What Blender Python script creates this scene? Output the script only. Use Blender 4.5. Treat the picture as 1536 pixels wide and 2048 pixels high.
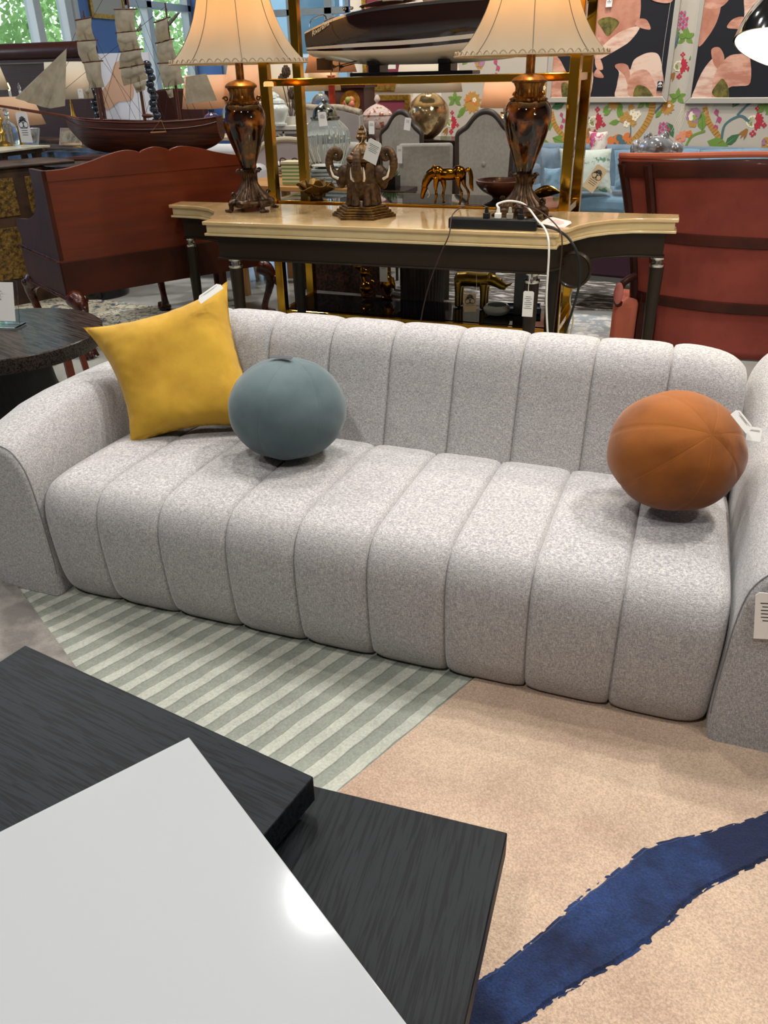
import bpy, math, random
from mathutils import Vector, Matrix, noise as mnoise
R = math.radians
random.seed(7)
for o in list(bpy.data.objects): bpy.data.objects.remove(o)
SC = bpy.context.scene
COL = SC.collection
# ---------------- camera ----------------
CAMH, FPX = 1.4, 1600.0
_p, _y, _r = R(28.65), R(20.8), R(1.3)
FW = Vector((-math.sin(_y)*math.cos(_p), math.cos(_y)*math.cos(_p), -math.sin(_p)))
_rt = Vector((math.cos(_y), math.sin(_y), 0)); _up = _rt.cross(FW)
RT = _rt*math.cos(_r) - _up*math.sin(_r); UP = _up*math.cos(_r) + _rt*math.sin(_r)
cd = bpy.data.cameras.new('camera'); cam = bpy.data.objects.new('camera', cd); COL.objects.link(cam)
cd.sensor_fit = 'HORIZONTAL'; cd.sensor_width = 36; cd.lens = 36*FPX/1536; cd.clip_start = .05; cd.clip_end = 200
mw = Matrix.Identity(4)
for i in range(3):
    mw[i][0] = RT[i]; mw[i][1] = UP[i]; mw[i][2] = -FW[i]
mw[2][3] = CAMH
cam.matrix_world = mw; SC.camera = cam
# surveying helpers: where the sight line through a photo point meets a real plane of the room
def ray(x, y): return FW + RT*((x-768)/FPX) - UP*((y-1024)/FPX)
def AZ(x, y, z):
    d = ray(x, y); t = (z-CAMH)/d.z; return Vector((d.x*t, d.y*t, z))
def AY(x, y, Y):
    d = ray(x, y); t = Y/d.y; return Vector((d.x*t, Y, CAMH+d.z*t))
WN = Vector((.22, .976, 0)).normalized(); WD = Vector((.976, -.22, 0)).normalized(); WK = WN.dot(Vector((-.8, 8.35, 0)))
def WL(x, y):           # point of the wallpapered wall as (along, height)
    d = ray(x, y); t = WK/d.dot(WN); P = d*t
    return (P.dot(WD), CAMH+P.z)
# ---------------- colour, world, lights ----------------
SC.view_settings.view_transform = 'Standard'; SC.view_settings.look = 'None'
SC.view_settings.gamma = 1; SC.view_settings.use_curve_mapping = False
SC.view_settings.exposure = 0.05
w = bpy.data.worlds.new('world'); SC.world = w; w.use_nodes = True
nt = w.node_tree; bg = nt.nodes['Background']
sky = nt.nodes.new('ShaderNodeTexSky'); sky.sky_type = 'NISHITA'; sky.sun_disc = False; sky.sun_elevation = R(50); sky.sun_rotation = R(200)
nt.links.new(sky.outputs[0], bg.inputs[0]); bg.inputs[1].default_value = .5
def sun(rx, rz, e):
    l = bpy.data.lights.new('sun', 'SUN'); l.energy = e; l.angle = R(2); o = bpy.data.objects.new('sun', l); COL.objects.link(o)
    o.rotation_euler = (R(rx), 0, R(rz))
sun(48, 100, 2.5)
def area(name, loc, size, e, col=(1, .95, .88), rot=(0, 0, 0), spread=None):
    l = bpy.data.lights.new(name, 'AREA'); l.energy = e; l.color = col; l.shape = 'DISK'; l.size = size
    if spread: l.spread = R(spread)
    o = bpy.data.objects.new(name, l); COL.objects.link(o); o.location = loc; o.rotation_euler = rot; return o
def spot(loc, tgt, e, col=(1, .96, .9), ang=60, rad=.08):
    l = bpy.data.lights.new('ceiling_spot', 'SPOT'); l.energy = e; l.color = col; l.spot_size = R(ang); l.spot_blend = .8; l.shadow_soft_size = rad
    o = bpy.data.objects.new('ceiling_spot', l); COL.objects.link(o); o.location = loc
    o.rotation_euler = (Vector(tgt)-Vector(loc)).to_track_quat('-Z', 'Y').to_euler()
CEIL = 5.2
for (x, y, e) in ((-5.7, 3.2, 70), (-1.98, 3.58, 70), (1.5, 3.0, 95), (-4.7, 7, 120), (-.6, 6.6, 110), (3.0, .4, 55), (-4.6, -.8, 50), (-.6, -1.6, 95)):
    area('ceiling_lamp', (x, y, CEIL-.1), .30, e, (1, .98, .955))
spot((-5.2, 4.6, 5), (-1.1, 1.7, .3), 330, ang=45); spot((1.5, 3.6, 5), (-.2, 1.7, .3), 260); spot((-.3, 2.4, 5), (-.5, 1.7, .3), 200); spot((-.6, 4.6, 5), (-.9, 1.4, 0), 140)
spot((-2.0, .2, 5), (-.7, 2.1, .5), 110, (1, .95, .9)); spot((1.4, .3, 5), (.4, 1.2, 0), 150, (1, .93, .85))
spot((-.2, 5.8, 4.8), (-.6, 8.4, 1.2), 200, (1, .95, .88), 80); spot((-2.6, 6, 4.8), (-2.7, 8.6, 1.2), 130, (1, .85, .66), 70)
# ---------------- materials ----------------
def lin(c):
    if isinstance(c, str):
        c = [int(c[i:i+2], 16)/255 for i in (0, 2, 4)]
        c = [v/12.92 if v <= .04045 else ((v+.055)/1.055)**2.4 for v in c]
    return (c[0], c[1], c[2], 1)
MATS = {}
def mat(name, col, rough=.5, metal=0, n=None, stretch=None, bump=None, coat=0, sheen=0, trans=0, ior=1.45, alpha=None, emit=0, spec=.5, waves=None, weave=None, translucent=None, speck=None):
    """n=(scale, colour2, contrast lo, hi); bump=(scale, strength, dist)"""
    if name in MATS: return MATS[name]
    m = bpy.data.materials.new(name); m.use_nodes = True; t = m.node_tree; N = t.nodes; L = t.links
    b = N['Principled BSDF']; c = lin(col)
    b.inputs['Base Color'].default_value = c; b.inputs['Roughness'].default_value = rough; b.inputs['Metallic'].default_value = metal
    b.inputs['Coat Weight'].default_value = coat; b.inputs['Coat Roughness'].default_value = .06
    b.inputs['Sheen Weight'].default_value = sheen; b.inputs['Sheen Roughness'].default_value = .4
    b.inputs['Transmission Weight'].default_value = trans; b.inputs['IOR'].default_value = ior
    b.inputs['Specular IOR Level'].default_value = spec
    if emit: b.inputs['Emission Color'].default_value = c; b.inputs['Emission Strength'].default_value = emit
    if alpha is not None: b.inputs['Alpha'].default_value = alpha
    tc = N.new('ShaderNodeTexCoord'); mp = N.new('ShaderNodeMapping'); L.new(tc.outputs['Object'], mp.inputs[0])
    if stretch: mp.inputs['Scale'].default_value = stretch
    out = None
    if n:
        t1 = N.new('ShaderNodeTexNoise'); t1.inputs['Scale'].default_value = n[0]; t1.inputs['Detail'].default_value = 5; t1.inputs['Roughness'].default_value = .6
        L.new(mp.outputs[0], t1.inputs['Vector'])
        mr = N.new('ShaderNodeMapRange'); lo, hi = (n[2], n[3]) if len(n) > 2 else (.35, .65)
        mr.inputs[1].default_value = lo; mr.inputs[2].default_value = hi; L.new(t1.outputs[0], mr.inputs[0])
        mx = N.new('ShaderNodeMix'); mx.data_type = 'RGBA'; mx.inputs[6].default_value = c; mx.inputs[7].default_value = lin(n[1])
        L.new(mr.outputs[0], mx.inputs[0]); out = mx.outputs[2]
    if waves:      # (scale, distortion, colour, lo, hi, direction)
        wv = N.new('ShaderNodeTexWave'); wv.inputs['Scale'].default_value = waves[0]; wv.inputs['Distortion'].default_value = waves[1]; wv.inputs['Detail'].default_value = 3
        wv.inputs['Detail Scale'].default_value = 1.2; wv.bands_direction = waves[5]; L.new(mp.outputs[0], wv.inputs['Vector'])
        mr = N.new('ShaderNodeMapRange'); mr.inputs[1].default_value = waves[3]; mr.inputs[2].default_value = waves[4]; L.new(wv.outputs[1], mr.inputs[0])
        mx = N.new('ShaderNodeMix'); mx.data_type = 'RGBA'; mx.inputs[7].default_value = lin(waves[2])
        if out: L.new(out, mx.inputs[6])
        else: mx.inputs[6].default_value = c
        L.new(mr.outputs[0], mx.inputs[0]); out = mx.outputs[2]
    if weave:      # heathered cloth: threads of several greys, two directions; (scale, dark, light)
        facs = []
        for st in ((1, 1, 5.0), (4.0, 4.0, .7)):
            q = N.new('ShaderNodeMapping'); q.inputs['Scale'].default_value = tuple(weave[0]/v for v in st); L.new(tc.outputs['Object'], q.inputs[0])
            z = N.new('ShaderNodeTexNoise'); z.inputs['Scale'].default_value = 1; z.inputs['Detail'].default_value = 4; z.inputs['Roughness'].default_value = .75; L.new(q.outputs[0], z.inputs['Vector']); facs.append(z)
        ad = N.new('ShaderNodeMath'); ad.operation = 'ADD'; L.new(facs[0].outputs[0], ad.inputs[0]); L.new(facs[1].outputs[0], ad.inputs[1])
        cr = N.new('ShaderNodeValToRGB'); cr.color_ramp.elements[0].position = .41; cr.color_ramp.elements[0].color = lin(weave[1]); cr.color_ramp.elements[1].position = .59; cr.color_ramp.elements[1].color = lin(weave[2])
        e = cr.color_ramp.elements.new(.5); e.color = c
        hf = N.new('ShaderNodeMath'); hf.operation = 'MULTIPLY'; hf.inputs[1].default_value = .5; L.new(ad.outputs[0], hf.inputs[0]); L.new(hf.outputs[0], cr.inputs[0]); out = cr.outputs[0]
        bp = N.new('ShaderNodeBump'); bp.inputs['Strength'].default_value = .35; bp.inputs['Distance'].default_value = .0015; L.new(hf.outputs[0], bp.inputs['Height']); L.new(bp.outputs[0], b.inputs['Normal'])
    if speck:      # pile: tufts of slightly different tone (scale, dark factor, light factor)
        t3 = N.new('ShaderNodeTexNoise'); t3.inputs['Scale'].default_value = speck[0]; t3.inputs['Detail'].default_value = 3; t3.inputs['Roughness'].default_value = .7; L.new(mp.outputs[0], t3.inputs['Vector'])
        mr = N.new('ShaderNodeMapRange'); mr.inputs[1].default_value = .33; mr.inputs[2].default_value = .67; mr.inputs[3].default_value = speck[1]; mr.inputs[4].default_value = speck[2]; L.new(t3.outputs[0], mr.inputs[0])
        mx = N.new('ShaderNodeMix'); mx.data_type = 'RGBA'; mx.blend_type = 'MULTIPLY'; mx.inputs[0].default_value = 1; L.new(mr.outputs[0], mx.inputs[7])
        if out: L.new(out, mx.inputs[6])
        else: mx.inputs[6].default_value = c
        out = mx.outputs[2]; bp = N.new('ShaderNodeBump'); bp.inputs['Strength'].default_value = .8; bp.inputs['Distance'].default_value = .004; L.new(t3.outputs[0], bp.inputs['Height']); L.new(bp.outputs[0], b.inputs['Normal'])
    if out: L.new(out, b.inputs['Base Color'])
    if bump:
        t2 = N.new('ShaderNodeTexNoise'); t2.inputs['Scale'].default_value = bump[0]; t2.inputs['Detail'].default_value = 4; L.new(mp.outputs[0], t2.inputs['Vector'])
        bp = N.new('ShaderNodeBump'); bp.inputs['Strength'].default_value = bump[1]; bp.inputs['Distance'].default_value = bump[2] if len(bump) > 2 else .003
        L.new(t2.outputs[0], bp.inputs['Height']); L.new(bp.outputs[0], b.inputs['Normal'])
    if translucent:
        tr = N.new('ShaderNodeBsdfTranslucent'); tr.inputs[0].default_value = lin(translucent); ms = N.new('ShaderNodeMixShader'); ms.inputs[0].default_value = .5
        L.new(b.outputs[0], ms.inputs[1]); L.new(tr.outputs[0], ms.inputs[2]); L.new(ms.outputs[0], N['Material Output'].inputs[0])
    MATS[name] = m; return m
# ---------------- mesh building ----------------
class G:
    def __init__(s): s.v = []; s.f = []; s.m = []
    def add(s, vs, fs, mi=0):
        k = len(s.v); s.v += [tuple(v) for v in vs]; s.f += [tuple(i+k for i in f) for f in fs]; s.m += [mi]*len(fs); return s
    def box(s, c, d, rz=0, mi=0, M=None):
        a = [x/2 for x in d]; vs = []
        q = M or Matrix.Rotation(rz, 3, 'Z')
        for z in (-1, 1):
            for y in (-1, 1):
                for x in (-1, 1): vs.append(Vector(c)+q @ Vector((x*a[0], y*a[1], z*a[2])))
        return s.add(vs, [(0, 2, 3, 1), (4, 5, 7, 6), (0, 1, 5, 4), (2, 6, 7, 3), (0, 4, 6, 2), (1, 3, 7, 5)], mi)
    def bar(s, a, b, w, h=None, mi=0):
        a, b = Vector(a), Vector(b); d = b-a; q = d.to_track_quat('Z', 'Y').to_matrix()
        return s.box((a+b)/2, (w, h or w, d.length), M=q, mi=mi)
    def grid(s, fn, nu, nv, cu=False, cv=False, mi=0):
        k = []; U = nu if cu else nu+1; V = nv if cv else nv+1
        vs = [fn(i/nu, j/nv) for j in range(V) for i in range(U)]
        fs = []
        for j in range(nv):
            for i in range(nu):
                a = j*U+i; b = j*U+(i+1) % U; c = ((j+1) % V)*U+(i+1) % U; d = ((j+1) % V)*U+i
                fs.append((a, b, c, d))
        return s.add(vs, fs, mi)
    def lathe(s, prof, n=32, c=(0, 0, 0), mi=0, fl=None, M=None, cap=True):
        """prof: (radius, height); fl(angle, radius, height) -> radius"""
        vs = []
        for (r, z) in prof:
            for i in range(n):
                a = 2*math.pi*i/n; q = fl(a, r, z) if fl else r
                p = Vector((q*math.cos(a), q*math.sin(a), z)); p = M @ p if M else p
                vs.append(Vector(c)+p)
        fs = [(j*n+i, j*n+(i+1) % n, (j+1)*n+(i+1) % n, (j+1)*n+i) for j in range(len(prof)-1) for i in range(n)]
        if cap: fs += [tuple(range(n))[::-1], tuple((len(prof)-1)*n+i for i in range(n))]
        return s.add(vs, fs, mi)
    def tube(s, pts, r, n=8, mi=0, closed=False, flat=1):
        pts = [Vector(p) for p in pts]; K = len(pts); rr = r if isinstance(r, (list, tuple)) else [r]*K
        vs = []; ref = None
        for i, p in enumerate(pts):
            a = pts[i-1] if (i > 0 or closed) else p; b = pts[(i+1) % K] if (i < K-1 or closed) else p
            d = (b-a).normalized()
            if ref is None: ref = Vector((0, 0, 1)) if abs(d.z) < .9 else Vector((1, 0, 0))
            u = d.cross(ref).normalized(); ref = u.cross(d).normalized()
            for k in range(n):
                t = 2*math.pi*k/n; vs.append(p+(u*math.cos(t)+ref*math.sin(t)*flat)*rr[i])
        J = K if closed else K-1
        fs = [(j*n+i, j*n+(i+1) % n, ((j+1) % K)*n+(i+1) % n, ((j+1) % K)*n+i) for j in range(J) for i in range(n)]
        if not closed: fs += [tuple(range(n))[::-1], tuple((K-1)*n+i for i in range(n))]
        return s.add(vs, fs, mi)
    def prism(s, poly, h0, h1, T=lambda a, b, h: (a, b, h), mi=0):
        n = len(poly); vs = [T(a, b, h0) for a, b in poly]+[T(a, b, h1) for a, b in poly]
        fs = [tuple(range(n))[::-1], tuple(range(n, 2*n))]+[(i, (i+1) % n, n+(i+1) % n, n+i) for i in range(n)]
        return s.add(vs, fs, mi)
    def ell(s, c, r, nu=20, nv=12, mi=0, M=None, fn=None):
        r = r if isinstance(r, (tuple, list)) else (r, r, r)
        def f(u, v):
            a = 2*math.pi*u; b = math.pi*(v-.5); p = Vector((math.cos(b)*math.cos(a), math.cos(b)*math.sin(a), math.sin(b)))
            k = fn(p) if fn else 1
            p = Vector((p.x*r[0], p.y*r[1], p.z*r[2]))*k
            if M: p = M @ p
            return Vector(c)+p
        return s.grid(f, nu, nv, cu=True, mi=mi)
def spl(pts, n=6, closed=False):
    """smooth curve through points (Catmull-Rom), any dimension"""
    P = [tuple(p) for p in pts]; K = len(P); out = []
    for i in range(K if closed else K-1):
        g = lambda j: P[j % K] if closed else P[max(0, min(K-1, j))]
        a, b, c, d = g(i-1), g(i), g(i+1), g(i+2)
        for k in range(n):
            t = k/n
            out.append(tuple(.5*((2*b[q])+(-a[q]+c[q])*t+(2*a[q]-5*b[q]+4*c[q]-d[q])*t*t+(-a[q]+3*b[q]-3*c[q]+d[q])*t**3) for q in range(len(b))))
    if not closed: out.append(P[-1])
    return out
def mk(name, g, m, parent=None, loc=None, rz=0, smooth=40, bevel=0, sub=0, seg=2):
    me = bpy.data.meshes.new(name); me.from_pydata([tuple(v) for v in g.v], [], g.f); me.update()
    ms = m if isinstance(m, (list, tuple)) else [m]
    for q in ms: me.materials.append(q)
    for p, k in zip(me.polygons, g.m): p.material_index = min(k, len(ms)-1); p.use_smooth = bool(smooth)
    me.validate()
    import bmesh
    bm = bmesh.new(); bm.from_mesh(me); bmesh.ops.recalc_face_normals(bm, faces=bm.faces); bm.to_mesh(me); bm.free()
    if smooth: me.set_sharp_from_angle(angle=R(smooth))
    o = bpy.data.objects.new(name, me); COL.objects.link(o)
    if parent: o.parent = parent
    if loc is not None: o.location = loc
    if rz: o.rotation_euler = (0, 0, rz)
    if bevel:
        q = o.modifiers.new('bevel', 'BEVEL'); q.width = bevel; q.segments = seg; q.limit_method = 'ANGLE'; q.angle_limit = R(35)
    if sub: q = o.modifiers.new('sub', 'SUBSURF'); q.levels = sub; q.render_levels = sub
    return o
def tag(o, label, cat, group=None):
    o['label'] = label; o['category'] = cat
    if group: o['group'] = group
    return o
def thing(name, label, cat, loc=(0, 0, 0), rz=0, group=None):
    o = bpy.data.objects.new(name, None); COL.objects.link(o); o.empty_display_size = .05
    o.location = loc; o.rotation_euler = (0, 0, rz); return tag(o, label, cat, group)
def struct(name, g, m, **k):
    o = mk(name, g, m, **k); o['kind'] = 'structure'; return o
def stuff(o): o['kind'] = 'stuff'; return o
def dup(o, loc, rz=0, label=None, parent=None, sc=None):
    c = o.copy(); COL.objects.link(c)
    if parent: c.parent = parent
    else:
        c.location = loc; c.rotation_euler = (0, 0, rz)
        if sc: c.scale = (sc, sc, sc)
        if label: c['label'] = label
    for ch in o.children:
        dup(ch, None, parent=c)
    return c
def textmesh(name, body, size, m, parent, loc, rot, depth=.0006, shear=0, align='CENTER'):
    cu = bpy.data.curves.new(name, 'FONT'); cu.body = body; cu.size = size; cu.extrude = depth; cu.align_x = align; cu.shear = shear
    to = bpy.data.objects.new(name+'_c', cu); COL.objects.link(to); bpy.context.view_layer.update()
    me = bpy.data.meshes.new_from_object(to.evaluated_get(bpy.context.evaluated_depsgraph_get()))
    bpy.data.objects.remove(to); me.materials.clear(); me.materials.append(m)
    o = bpy.data.objects.new(name, me); COL.objects.link(o); o.parent = parent; o.location = loc; o.rotation_euler = rot; return o
# hanging price tags: a card with print lines and, on the shop's own tags, the palm emblem
PAPER = mat('tag_paper', 'f0eee8', .6); KRAFT = mat('tag_kraft', 'd9bd94', .7); INK = mat('tag_ink', '26262a', .6); PINK = mat('tag_pink_ink', 'd98c86', .6); GREYI = mat('tag_grey_ink', '85858c', .6); STRING = mat('string', 'e6e0d2', .8)
def palm_emblem(g, cx, cy, s, h, mi=1):
    """emblem: a palm tree whose trunk stands between two open rings"""
    T = lambda a, b, hh: (cx+a*s, cy+b*s, hh)
    for sx in (-1, 1):
        pts = [(sx*.26+.27*math.cos(a), -.18+.27*math.sin(a)) for a in [R(t) for t in range(0, 360, 30)]]
        inn = [(sx*.26+.22*math.cos(a), -.18+.22*math.sin(a)) for a in [R(t) for t in range(0, 360, 30)]]
        for i in range(12):
            j = (i+1) % 12; g.prism([pts[i], pts[j], inn[j], inn[i]], h, h+.0003, T, mi)
    g.prism([(-.03, -.42), (.05, -.42), (.03, .15), (-.02, .15)], h, h+.0004, T, mi)
    for a in (-10, 25, 62, 100, 140, 178, 205):
        c, q = math.cos(R(a)), math.sin(R(a)); L = .5
        tip = (c*L, .15+q*L*.7-.12*abs(c)); mid = (c*L*.5, .15+q*L*.5+.06)
        n_ = (-q*.07, c*.07)
        g.prism([(0, .12), (mid[0]-n_[0], mid[1]-n_[1]), tip, (mid[0]+n_[0], mid[1]+n_[1])], h, h+.0005, T, mi)
def price_tag(label, P, ux, uy, W=.045, H=.08, paper=None, emblem=True, lines=5, group='price tags', string=None, ink=None, name='price_tag'):
    """card centred at P, lying in the plane of unit vectors ux (width) and uy (height)"""
    ux, uy = Vector(ux).normalized(), Vector(uy); uy = (uy-ux*uy.dot(ux)).normalized(); uz = ux.cross(uy)
    o = thing(name, label, 'price tag', (0, 0, 0), 0, group)
    M = Matrix((ux, uy, uz)).transposed().to_4x4(); M.translation = Vector(P)
    o.matrix_world = M
    g = G(); c = .12*W; g.prism([(-W/2, -H/2), (W/2, -H/2), (W/2, H/2-c), (W/2-c, H/2), (-W/2+c, H/2), (-W/2, H/2-c)], -.0005, .0005)
    mk('card', g, paper or PAPER, o, smooth=0)
    g = G()
    if emblem: palm_emblem(g, 0, H*.17, W*.8, .0006, 0)
    y = -.02*H if emblem else H*.28
    for i in range(lines):
        ww = W*random.uniform(.4, .75); g.box((0, y-i*H*.075, .0007), (ww, H*.018, .0004))
    mk('print', g, ink or INK, o, smooth=0)
    if string:
        pts = spl([M.inverted() @ Vector(p) for p in string], 5); mk('string', G().tube(pts, .0012, 5), STRING, o)
    return o
# ================= setting: floor =================
M_floor = mat('polished_concrete', 'b9b8b0', .22, n=(1.2, 'a09f98', .4, .65), spec=.4)
struct('floor', G().box((-2, 5, -.05), (22, 26, .1)), M_floor, smooth=0)
# ---------------- rugs under the sofa ----------------
def pile_rug(name, poly, z, m, label, parent=None, edge=.0, step=.02):
    """rug with slight relief of the pile; poly in world XY (convex)"""
    g = G(); g.prism(poly, z-.008, z); o = mk(name, g, m, parent, smooth=0, bevel=.003)
    return tag(o, label, 'rug') if label else o
SD = Vector((math.cos(R(67.8)), math.sin(R(67.8)), 0)); SN = Vector((SD.y, -SD.x, 0))     # direction of the stripes
def frame_poly(P, a0, a1, b0, b1):      # rectangle about P along SD (a) and SN (b)
    return [tuple((P+SD*a+SN*b)[:2]) for a, b in ((a0, b0), (a0, b1), (a1, b1), (a1, b0))]
P0 = AZ(925, 1385, 0)
per = abs((AZ(342, 1417, 0)-AZ(304, 1399, 0)).dot(SN))*.98
def striped_mat():
    m = mat('green_striped_pile', 'a9ada0', .95, sheen=.25); t = m.node_tree; N, L = t.nodes, t.links; b = N['Principled BSDF']
    tc = N.new('ShaderNodeTexCoord'); sp = N.new('ShaderNodeSeparateXYZ')
    nz = N.new('ShaderNodeTexNoise'); nz.inputs['Scale'].default_value = 14; L.new(tc.outputs['Object'], nz.inputs['Vector'])
    L.new(tc.outputs['Object'], sp.inputs[0])
    wob = N.new('ShaderNodeMath'); wob.operation = 'MULTIPLY_ADD'; wob.inputs[1].default_value = .012; L.new(nz.outputs[0], wob.inputs[0]); L.new(sp.outputs[1], wob.inputs[2])
    d = N.new('ShaderNodeMath'); d.operation = 'DIVIDE'; d.inputs[1].default_value = per; L.new(wob.outputs[0], d.inputs[0])
    fr = N.new('ShaderNodeMath'); fr.operation = 'FRACT'; L.new(d.outputs[0], fr.inputs[0])
    cr = N.new('ShaderNodeValToRGB'); e = cr.color_ramp.elements; cr.color_ramp.interpolation = 'LINEAR'
    e[0].position = 0; e[0].color = lin('6f7368'); e[1].position = .06; e[1].color = lin('82867a')
    for p, c in ((.49, '868a7e'), (.53, 'a8a99c'), (.95, 'aaab9f'), (1., '6d7166')):
        q = e.new(p); q.color = lin(c)
    L.new(fr.outputs[0], cr.inputs[0])
    n2 = N.new('ShaderNodeTexNoise'); n2.inputs['Scale'].default_value = 160; n2.inputs['Detail'].default_value = 3; L.new(tc.outputs['Object'], n2.inputs['Vector'])
    n3 = N.new('ShaderNodeTexNoise'); n3.inputs['Scale'].default_value = 5; L.new(tc.outputs['Object'], n3.inputs['Vector'])
    ad = N.new('ShaderNodeMath'); ad.operation = 'ADD'; L.new(n2.outputs[0], ad.inputs[0]); L.new(n3.outputs[0], ad.inputs[1])
    mr = N.new('ShaderNodeMapRange'); mr.inputs[1].default_value = .65; mr.inputs[2].default_value = 1.35; mr.inputs[3].default_value = .70; mr.inputs[4].default_value = 1.18; L.new(ad.outputs[0], mr.inputs[0])
    mx = N.new('ShaderNodeMix'); mx.data_type = 'RGBA'; mx.blend_type = 'MULTIPLY'; mx.inputs[0].default_value = 1; L.new(cr.outputs[0], mx.inputs[6]); L.new(mr.outputs[0], mx.inputs[7]); L.new(mx.outputs[2], b.inputs['Base Color'])
    st = N.new('ShaderNodeMapRange'); st.inputs[1].default_value = .49; st.inputs[2].default_value = .52; L.new(fr.outputs[0], st.inputs[0])
    h = N.new('ShaderNodeMath'); h.operation = 'MULTIPLY_ADD'; h.inputs[1].default_value = .35; L.new(n2.outputs[0], h.inputs[0]); L.new(st.outputs[0], h.inputs[2])
    bp = N.new('ShaderNodeBump'); bp.inputs['Strength'].default_value = .7; bp.inputs['Distance'].default_value = .006; L.new(h.outputs[0], bp.inputs['Height']); L.new(bp.outputs[0], b.inputs['Normal'])
    return m
g = G()        # built in its own frame: x along the stripes
g.box((.15, 0, .005), (3.0, 3.4, .01))
o = mk('striped_rug', g, striped_mat(), smooth=0, bevel=.003)
o.matrix_world = Matrix(((SD.x, SN.x, 0, P0.x+SN.x*-1.35), (SD.y, SN.y, 0, P0.y+SN.y*-1.35), (0, 0, -1 if False else 1, 0), (0, 0, 0, 1)))
tag(o, 'grey-green rug with tone on tone raised stripes running under the sofa', 'rug')
M_beige = mat('beige_pile', 'bfa68e', .95, n=(3.2, 'a98e7a', .42, .7), sheen=.2, speck=(230, .72, 1.2))
beige = thing('rug', 'beige plush rug crossed by a wide dark blue band', 'rug', (0, 0, 0))
g = G(); g.prism([tuple(v) for v in frame_poly(P0, -2.0, .9, 0, 2.2)], .0105, .019); mk('pile', g, M_beige, beige, smooth=0, bevel=.004)
up_ = [(880, 2000), (955, 1960), (1000, 1930), (1100, 1850), (1150, 1800), (1230, 1740), (1300, 1690), (1420, 1660), (1536, 1622), (1700, 1540), (1850, 1480)]
lo_ = [(950, 2130), (1050, 2048), (1130, 1990), (1250, 1920), (1330, 1860), (1400, 1790), (1536, 1720), (1700, 1640), (1850, 1575)]
def jag(px, k=14):
    pts = spl([tuple(AZ(x, y, .02)[:2]) for x, y in px], k)
    return [(x+random.uniform(-.0016, .0016), y+random.uniform(-.0016, .0016)) for x, y in pts]
a_, b_ = jag(up_), jag(lo_)
M_blue = mat('blue_pile', '0a1838', .9, n=(6, '213a6a', .42, .7), sheen=.12, speck=(200, .6, 1.35))
def rs(L_, n):
    return [L_[int(i*(len(L_)-1)/n)] for i in range(n+1)]
NN = 110; A_, B_ = rs(a_, NN), rs(b_, NN); g = G()
def bandf(u, v):
    i = int(round(u*NN)); p, q = Vector(A_[i]), Vector(B_[i]); s = p.lerp(q, v); h = .0245 if .04 < v < .96 else .0192
    return (s.x, s.y, h+.0022*mnoise.noise(Vector((s.x*60, s.y*60, 0))))
g.grid(bandf, NN, 26); mk('blue_band', g, M_blue, beige)['label'] = 'wide wavering dark blue band'
M_dist = mat('distressed_pile', '6e6963', .95, n=(9, '8d8880', .42, .6), bump=(150, .8, .006))
a, b = AZ(0, 1130, 0), AZ(130, 1310, 0); d = (b-a).normalized(); n_ = Vector((d.y, -d.x, 0))
pl = [a-d*.9, b+d*.75, b+d*.75+n_*1.6, a-d*.9+n_*1.6]
g = G().prism([tuple(p[:2]) for p in pl], .0115, .0185)
tag(mk('dark_rug', g, M_dist, smooth=0), 'dark grey distressed rug, its edge showing at the left beside the striped rug', 'rug')
# ================= sofa =================
M_sofa = mat('heather_grey_cloth', 'a3a09f', .92, weave=(520, '7f7d82', 'cac7c2'), sheen=.25, bump=None)
SEAMS = [-1.66, -1.464, -1.261, -1.05, -.848, -.645, -.440, -.234, -.027, .198]
sofa = thing('sofa', 'long light grey channel tufted sofa with low rolled arms', 'sofa', (0, 0, 0))
def channels(profile, seams, puff, name, nv=70, top_drop=None, sh=0, cap=True):
    """surface swept along x; profile: list of (y,z) outline points; puffed outwards between the seams"""
    pr = spl(profile, 6); K = len(pr); nrm = []
    for i in range(K):
        a, b = pr[max(0, i-1)], pr[min(K-1, i+1)]; t = Vector((b[0]-a[0], b[1]-a[1])).normalized(); nrm.append(Vector((-t.y, t.x)))
    xs = []
    for i in range(len(seams)-1):
        for k in range(14):
            s = (k/14)*2-1; s = math.copysign(1-(1-abs(s))**1.6, s); xs.append((seams[i]+(s+1)/2*(seams[i+1]-seams[i]), s, i))
    xs.append((seams[-1], 1, len(seams)-2))
    g = G(); vs = []
    for (x, s, i) in xs:
        e = puff*(1-abs(s)**6)-.007*max(0, (abs(s)-.975)/.025)
        endk = 0
        if (i == 0 and s < 0) or (i == len(seams)-2 and s > 0):
            endk = abs(s)**3*.018
        for k in range(K):
            y, z = pr[k]; q = nrm[k]
            if top_drop: dy, dz = top_drop(x, y, z)
            else: dy = dz = 0
            ee = e-endk; vs.append((x, y-q.x*-ee+dy, z+q.y*ee+dz))
    n = len(xs)
    fs = [(i*K+j, (i+1)*K+j, (i+1)*K+j+1, i*K+j+1) for i in range(n-1) for j in range(K-1)]
    if cap: fs += [tuple(range(K)), tuple((n-1)*K+j for j in range(K))[::-1]]
    g.add(vs, fs); o = mk(name, g, M_sofa, sofa, smooth=75); return o
channels([(2.25, .05), (2.0, .012), (1.66, .012), (1.60, .03), (1.576, .08), (1.565, .16), (1.56, .25), (1.566, .32), (1.60, .372), (1.66, .39), (1.80, .392), (2.0, .385), (2.14, .372), (2.19, .352), (2.23, .30)], SEAMS, .010, 'seat')
bs = [-1.66, -1.45, -1.245, -1.03, -.825, -.618, -.418, -.212, -.005, .198]
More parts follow.
